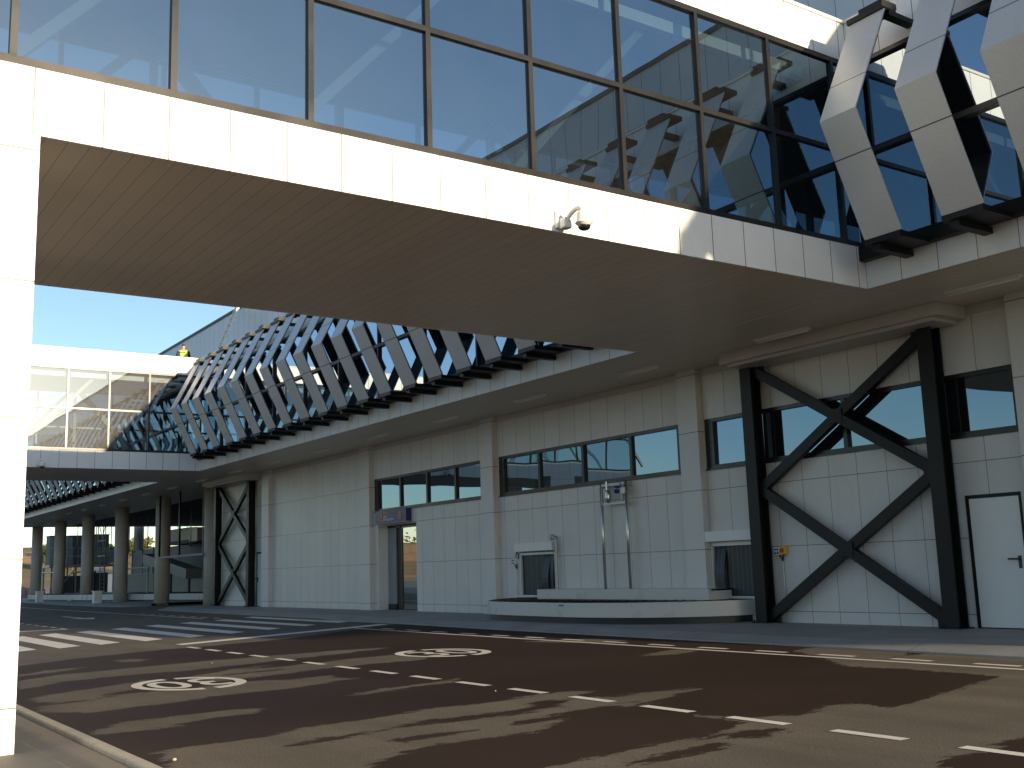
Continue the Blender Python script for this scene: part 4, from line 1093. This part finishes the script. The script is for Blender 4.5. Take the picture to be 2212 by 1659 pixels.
for k, (xa, xb_, z, lab) in enumerate(((-94.5, -88.2, 2.03, 'leftmost bent pipe barrier behind the distant carousel'), (-81.7, -75.9, 1.95, 'middle bent pipe barrier behind the distant carousel'), (-69.1, -63.8, 1.97, 'rightmost pale bent pipe barrier behind the distant carousel'))):
    c = thing('pipe_barrier', ((xa + xb_) / 2, 18.4, 0.1), lab, 'pipe barrier', 'bent pipe barriers in the open hall')
    mb = MB(); mb.tube(smooth_path([(xa, 18.4, 0.1), (xa, 18.4, z - 0.25), (xa + 0.28, 18.4, z), (xb_ - 0.28, 18.4, z), (xb_, 18.4, z - 0.25), (xb_, 18.4, 0.1)], 5), 0.055, 8); mb.build('pipe', 'galv' if k != 1 else 'steel_dark', c)
    mb = MB()
    for x in (xa, xb_): mb.lathe((x, 18.4, 0.1), [(0.14, 0), (0.14, 0.03)], 12)
    mb.build('foot_plate', 'galv', c)
t = thing('hanging_frame', (-51.7, 16.4, ZS), 'pale bar hung on thin rods from the soffit between two round columns', 'hanging frame')
mb = MB(); mb.bar((-55.1, 16.42, 2.37), (-48.45, 16.42, 2.37), 0.07, 0.09); mb.build('bar', 'beige', t)
for x, r, k in ((-55.0, 0.05, 'steel_dark'), (-51.83, 0.045, 'steel_dark'), (-51.95, 0.02, 'white_paint'), (-48.52, 0.03, 'beige')):
    mb = MB(); mb.tube([(x, 16.42, 2.37), (x, 16.42, ZS + 0.0)], r, 8); mb.build('rod', k, t)
RODS = [(-98.8, 20, 4.2), (-97.0, 20, 3.9), (-91.7, 20, 4.0), (-88.0, 20.0, 3.9), (-82.3, 20, 3.6), (-80.4, 20, 2.5), (-78.2, 20, 3.5), (-72.5, 20, 3.1), (-70.9, 20, 3.2), (-69.5, 20, 3.3), (-66.5, 21, 3.2), (-64.2, 21, 3.2), (-62.0, 22, 3.4)]
RODS = [r for r in RODS if r[0] > -88.1]
for k, (x, y, z) in enumerate(RODS):
    o_ = ['leftmost'] + ORD[1:]
    c = thing('hanger_rod', (x, y, z), '%s thin rod hanging from the open hall ceiling%s' % (o_[k], '' if k == 0 else ', counting from the left'), 'hanger rod', 'thin rods hanging in the open hall')
    mb = MB(); mb.tube([(x, y, z), (x, y, ZS + 0.11)], 0.028, 8); mb.build('rod', 'galv', c)
    mb = MB(); mb.box(x - 0.08, x + 0.08, y - 0.08, y + 0.08, z - 0.03, z + 0.02); mb.build('end_plate', 'steel_dark', c)
for k, (x, y, lab) in enumerate(((-85.6, 21.2, 'left thin crossed struts hanging from the open hall ceiling'), (-77.0, 20.6, 'middle thin crossed struts hanging from the open hall ceiling'), (-69.0, 20.8, 'right thin crossed struts hanging from the open hall ceiling'))):
    c = thing('strut_frame', (x, y, 3.2), lab, 'strut frame', 'crossed struts in the open hall')
    for dx, dz in ((-1.1, 0.0), (1.1, 0.0)):
        mb = MB(); mb.tube([(x + dx, y, 3.1), (x + dx, y, ZS + 0.11)], 0.035, 6); mb.build('upright', 'galv', c)
    mb = MB(); mb.tube([(x - 1.1, y, 3.2), (x + 1.1, y, ZS + 0.1)], 0.03, 6); mb.tube([(x + 1.1, y + 0.06, 3.2), (x - 1.1, y + 0.06, ZS + 0.1)], 0.03, 6); mb.build('diagonal', 'galv', c)
    mb = MB(); mb.bar((x - 1.15, y, 3.15), (x + 1.15, y, 3.15), 0.06, 0.06); mb.bar((x - 1.15, y, 4.3), (x + 1.15, y, 4.3), 0.04, 0.04); mb.build('crossbar', 'galv', c)
t = thing('air_duct', (-81.5, 26.5, 4.1), 'pale boxed air duct hung under the open hall ceiling', 'air duct')
mb = MB(); mb.box(-85.2, -79.8, 26.0, 27.2, 4.10, 5.02); mb.build('duct', 'interior_white', t)
mb = MB(); mb.box(-79.6, -77.8, 25.9, 27.2, 3.95, 4.93); mb.build('outlet_box', 'white_paint', t)
mb = MB(); mb.box(-85.3, -78, 25.95, 27.25, 3.85, 4.098); mb.build('dark_underside', 'grey_dark', t)  # dark slab giving the pale duct its dark underside
mb = MB()
for x in (-84.5, -82.2, -80.2, -78.2): mb.tube([(x, 26.6, 4.9), (x, 26.6, ZS + 0.11)], 0.02, 6)
mb.build('hanger', 'galv', t)
t = thing('low_wall', (-72, 22.15, 0.1), 'low beige partition wall behind the distant carousel', 'low wall')
mb = MB(); mb.box(-81.8, -58, 22.0, 22.3, 0.1, 1.66); mb.build('panel', 'beige', t)
mb = MB(); mb.box(-81.85, -57.95, 21.97, 22.33, 1.66, 1.72); mb.build('cap', 'concrete', t)
t = thing('partition_screen', (-81, 23.6, 0.1), 'dull grey tall screen standing behind the low beige wall', 'screen')
mb = MB(); mb.box(-85.5, -77.5, 23.5, 23.56, 0.1, 3.5); mb.build('panel', 'grey_mid', t)
mb = MB()
for x in (-85.5, -82.8, -80.1, -77.5): mb.bar((x, 23.46, 0.1), (x, 23.46, 3.6), 0.08, 0.08)
mb.build('post', 'galv', t)
t = thing('baggage_chute', (-63, 19.6, 0.1), 'sloping grey baggage chute beside a round column in the open hall', 'chute')
mb = MB(); mb.bar((-68.6, 19.9, 2.6), (-60.2, 19.9, 1.55), 0.9, 0.55); mb.build('hood', 'grey_mid', t)
for x, z in ((-67.5, 2.3), (-64.3, 1.9), (-61.0, 1.5)):
    mb = MB(); mb.bar((x, 19.9, 0.1), (x, 19.9, z), 0.12, 0.12); mb.build('leg', 'grey_dark', t)
for k, (x, y, lab) in enumerate(((-62.6, 15.35, 'white square cabinet standing in front of the distant carousel'), (-75.6, 14.95, 'white square cabinet at the edge of the near pillar'))):
    c = thing('pavement_cabinet', (x, y, 0.1), lab, 'cabinet', 'white cabinets in front of the distant carousel')
    mb = MB(); mb.box(x - 0.26, x + 0.26, y - 0.2, y + 0.2, 0.08, 0.74); mb.build('body', 'white_paint', c, bevel=0.01)
    mb = MB(); mb.box(x - 0.3, x + 0.3, y - 0.24, y + 0.24, 0.74, 0.79); mb.build('lid', 'white_paint', c, bevel=0.01)
mb = MB(); cxx, cyy = -66.0, 14.75
r2 = random.Random(3)
for k in range(26):
    a = r2.uniform(0, 2 * PI); d = r2.uniform(0, 0.3)
    p = Vector((cxx + d * math.cos(a), cyy + d * math.sin(a), 0.12 + r2.uniform(0, 0.26) * (1 - d / 0.35)))
    q = [p + Vector((r2.uniform(-0.16, 0.16), r2.uniform(-0.16, 0.16), r2.uniform(-0.06, 0.1))) for _ in range(3)]
    mb.quad(*[(v.x, v.y, max(v.z, 0.06)) for v in q])
o = mb.build('crumpled_film', 'plastic_film'); tag(o, 'small heap of crumpled grey film on the far pavement', 'plastic film')

# field beyond
def barrier(x, y0, y1, z, label):
    c = thing('barrier', (x, (y0 + y1) / 2, z), label, 'barrier', 'red and white barriers at the field edge')
    mb = MB(); n = 8
    for k in range(n):
        a = y0 + (y1 - y0) * k / n; b = y0 + (y1 - y0) * (k + 1) / n
        mb.box(x - 0.1, x + 0.1, a, b, z + 0.2, z + 0.8, k % 2)
    mb.build('rail', ['red', 'white_paint'], c)
    mb = MB()
    for y in (y0 + 0.2, y1 - 0.2): mb.box(x - 0.25, x + 0.25, y - 0.06, y + 0.06, z - 0.1, z + 0.95)
    mb.build('foot', 'grey_mid', c)
barrier(-118, 18.8, 21.6, -0.15, 'left red and white barrier at the edge of the field')
barrier(-118, 22.0, 25.0, -0.15, 'right red and white barrier at the edge of the field')
t = thing('street_lamp', (-182, 33.0, 1.5), 'thin pale lamp post on the orange slope', 'street lamp')
zb0 = terrain_h(-182, 33.0)
mb = MB(); mb.tube(smooth_path([(-182, 33.0, zb0 - 0.3), (-182, 33.0, 6.0), (-182, 33.2, 6.8), (-182, 33.8, 7.1)], 5), 0.11, 8); mb.build('pole', 'white_paint', t)
mb = MB(); mb.box(-182.2, -181.8, 33.7, 34.5, 7.02, 7.16); mb.build('lamp_head', 'white_paint', t)
t = thing('site_hut', (-121, 30, -0.1), 'small white site hut seen under the steel platform', 'hut')
mb = MB(); mb.box(-123, -120, 28.9, 31.0, -0.3, 2.0); mb.build('wall', 'white_paint', t)
mb = MB(); mb.extrude_x([(28.7, 2.0), (31.2, 2.0), (29.95, 2.65)], -123.2, -119.8); mb.build('roof', 'grey_mid', t)
mb = MB(); mb.box(-120.0, -119.96, 29.3, 30.1, -0.1, 1.8); mb.build('door', 'grey_mid', t)

def make_tree(x, y, h, wid, label, seed, leaf):
    z = terrain_h(x, y)
    t = thing('tree', (x, y, z), label, 'tree', 'trees on the hill crest')
    R_ = random.Random(seed)
    mb = MB(); mb.tube([(x, y, z - 0.5), (x + 0.1, y, z + h * 0.3), (x, y + 0.1, z + h * 0.55)], [0.22, 0.16, 0.09], 7)
    blobs = []
    for k in range(9):
        a = R_.uniform(0, 2 * PI); d = R_.uniform(0.1, 0.75) * wid
        c = Vector((x + d * math.cos(a), y + d * math.sin(a), z + h * R_.uniform(0.38, 0.86)))
        blobs.append((c, R_.uniform(0.28, 0.48) * wid))
        mb.tube([(x, y, z + h * 0.28), tuple(c)], [0.09, 0.03], 5)
    mb.build('trunk', 'bark', t)
    lb = MB()
    for c, r in blobs:
        for k in range(90):
            v = Vector((R_.gauss(0, 1), R_.gauss(0, 1), R_.gauss(0, 1))).normalized() * r * (R_.random() ** 0.4)
            p = c + Vector((v.x, v.y, v.z * 0.75))
            a = Vector((R_.gauss(0, 1), R_.gauss(0, 1), R_.gauss(0, 1))).normalized(); b = a.orthogonal().normalized(); s = R_.uniform(0.14, 0.34)
            lb.quad(p + a * s, p + b * s * 0.7, p - a * s, p - b * s * 0.7)
    lb.build('crown', leaf, t)
TREES = []
for k in range(20):
    y = 26 + k * 4.2 + rnd.uniform(-1, 1)
    TREES.append((-205 + rnd.uniform(-14, 14), y))
TREES.sort(key=lambda p: p[1] / -p[0])
for k, (x, y) in enumerate(TREES):
    make_tree(x, y, rnd.uniform(3.6, 5.6), rnd.uniform(2.3, 3.6), ('leftmost bushy tree on the hill crest beyond the columns' if k == 0 else '%s bushy tree on the hill crest, counting from the left' % ORD[k]), 100 + k, 'leaf' if k % 3 else 'leaf2')
# far wood on the field side, seen only mirrored in the glass doors: one mass
mb = MB(); R3 = random.Random(5)
for k in range(6500):
    a = math.radians(R3.uniform(182, 300)); d = 225 + R3.gauss(0, 9)
    x = -20 + d * math.cos(a); y = 10 + d * math.sin(a)
    p = Vector((x, y, terrain_h(x, y) + abs(R3.gauss(0, 1.1))))
    u = Vector((R3.gauss(0, 1), R3.gauss(0, 1), R3.gauss(0, 1))).normalized(); v = u.orthogonal().normalized(); s = R3.uniform(0.3, 0.6)
    mb.quad(p + u * s, p + v * s * 0.7, p - u * s, p - v * s * 0.7)
o = mb.build('distant_wood', 'leaf2'); tag(o, 'far dark line of scrub along the low hills', 'wood', kind='stuff')
# a few pale pebbles on the road
for x, y, q, lab in ((-8.42, 2.66, 0.8, 'pale pebble on the wet road near the kerb'), (-17.2, 6.0, 0.45, 'small tan pebble on a dry streak by the centre line'), (-10.3, 6.8, 0.4, 'tiny tan pebble beside the middle centre dashes')):
    mb = MB(); mb.lathe((x, y, 0.0), [(0.012 * q, 0.0), (0.022 * q, 0.008 * q), (0.018 * q, 0.02 * q), (0.006 * q, 0.026 * q)], 7)
    o = mb.build('pebble', 'kerb'); tag(o, lab, 'pebble', 'pebbles on the road')
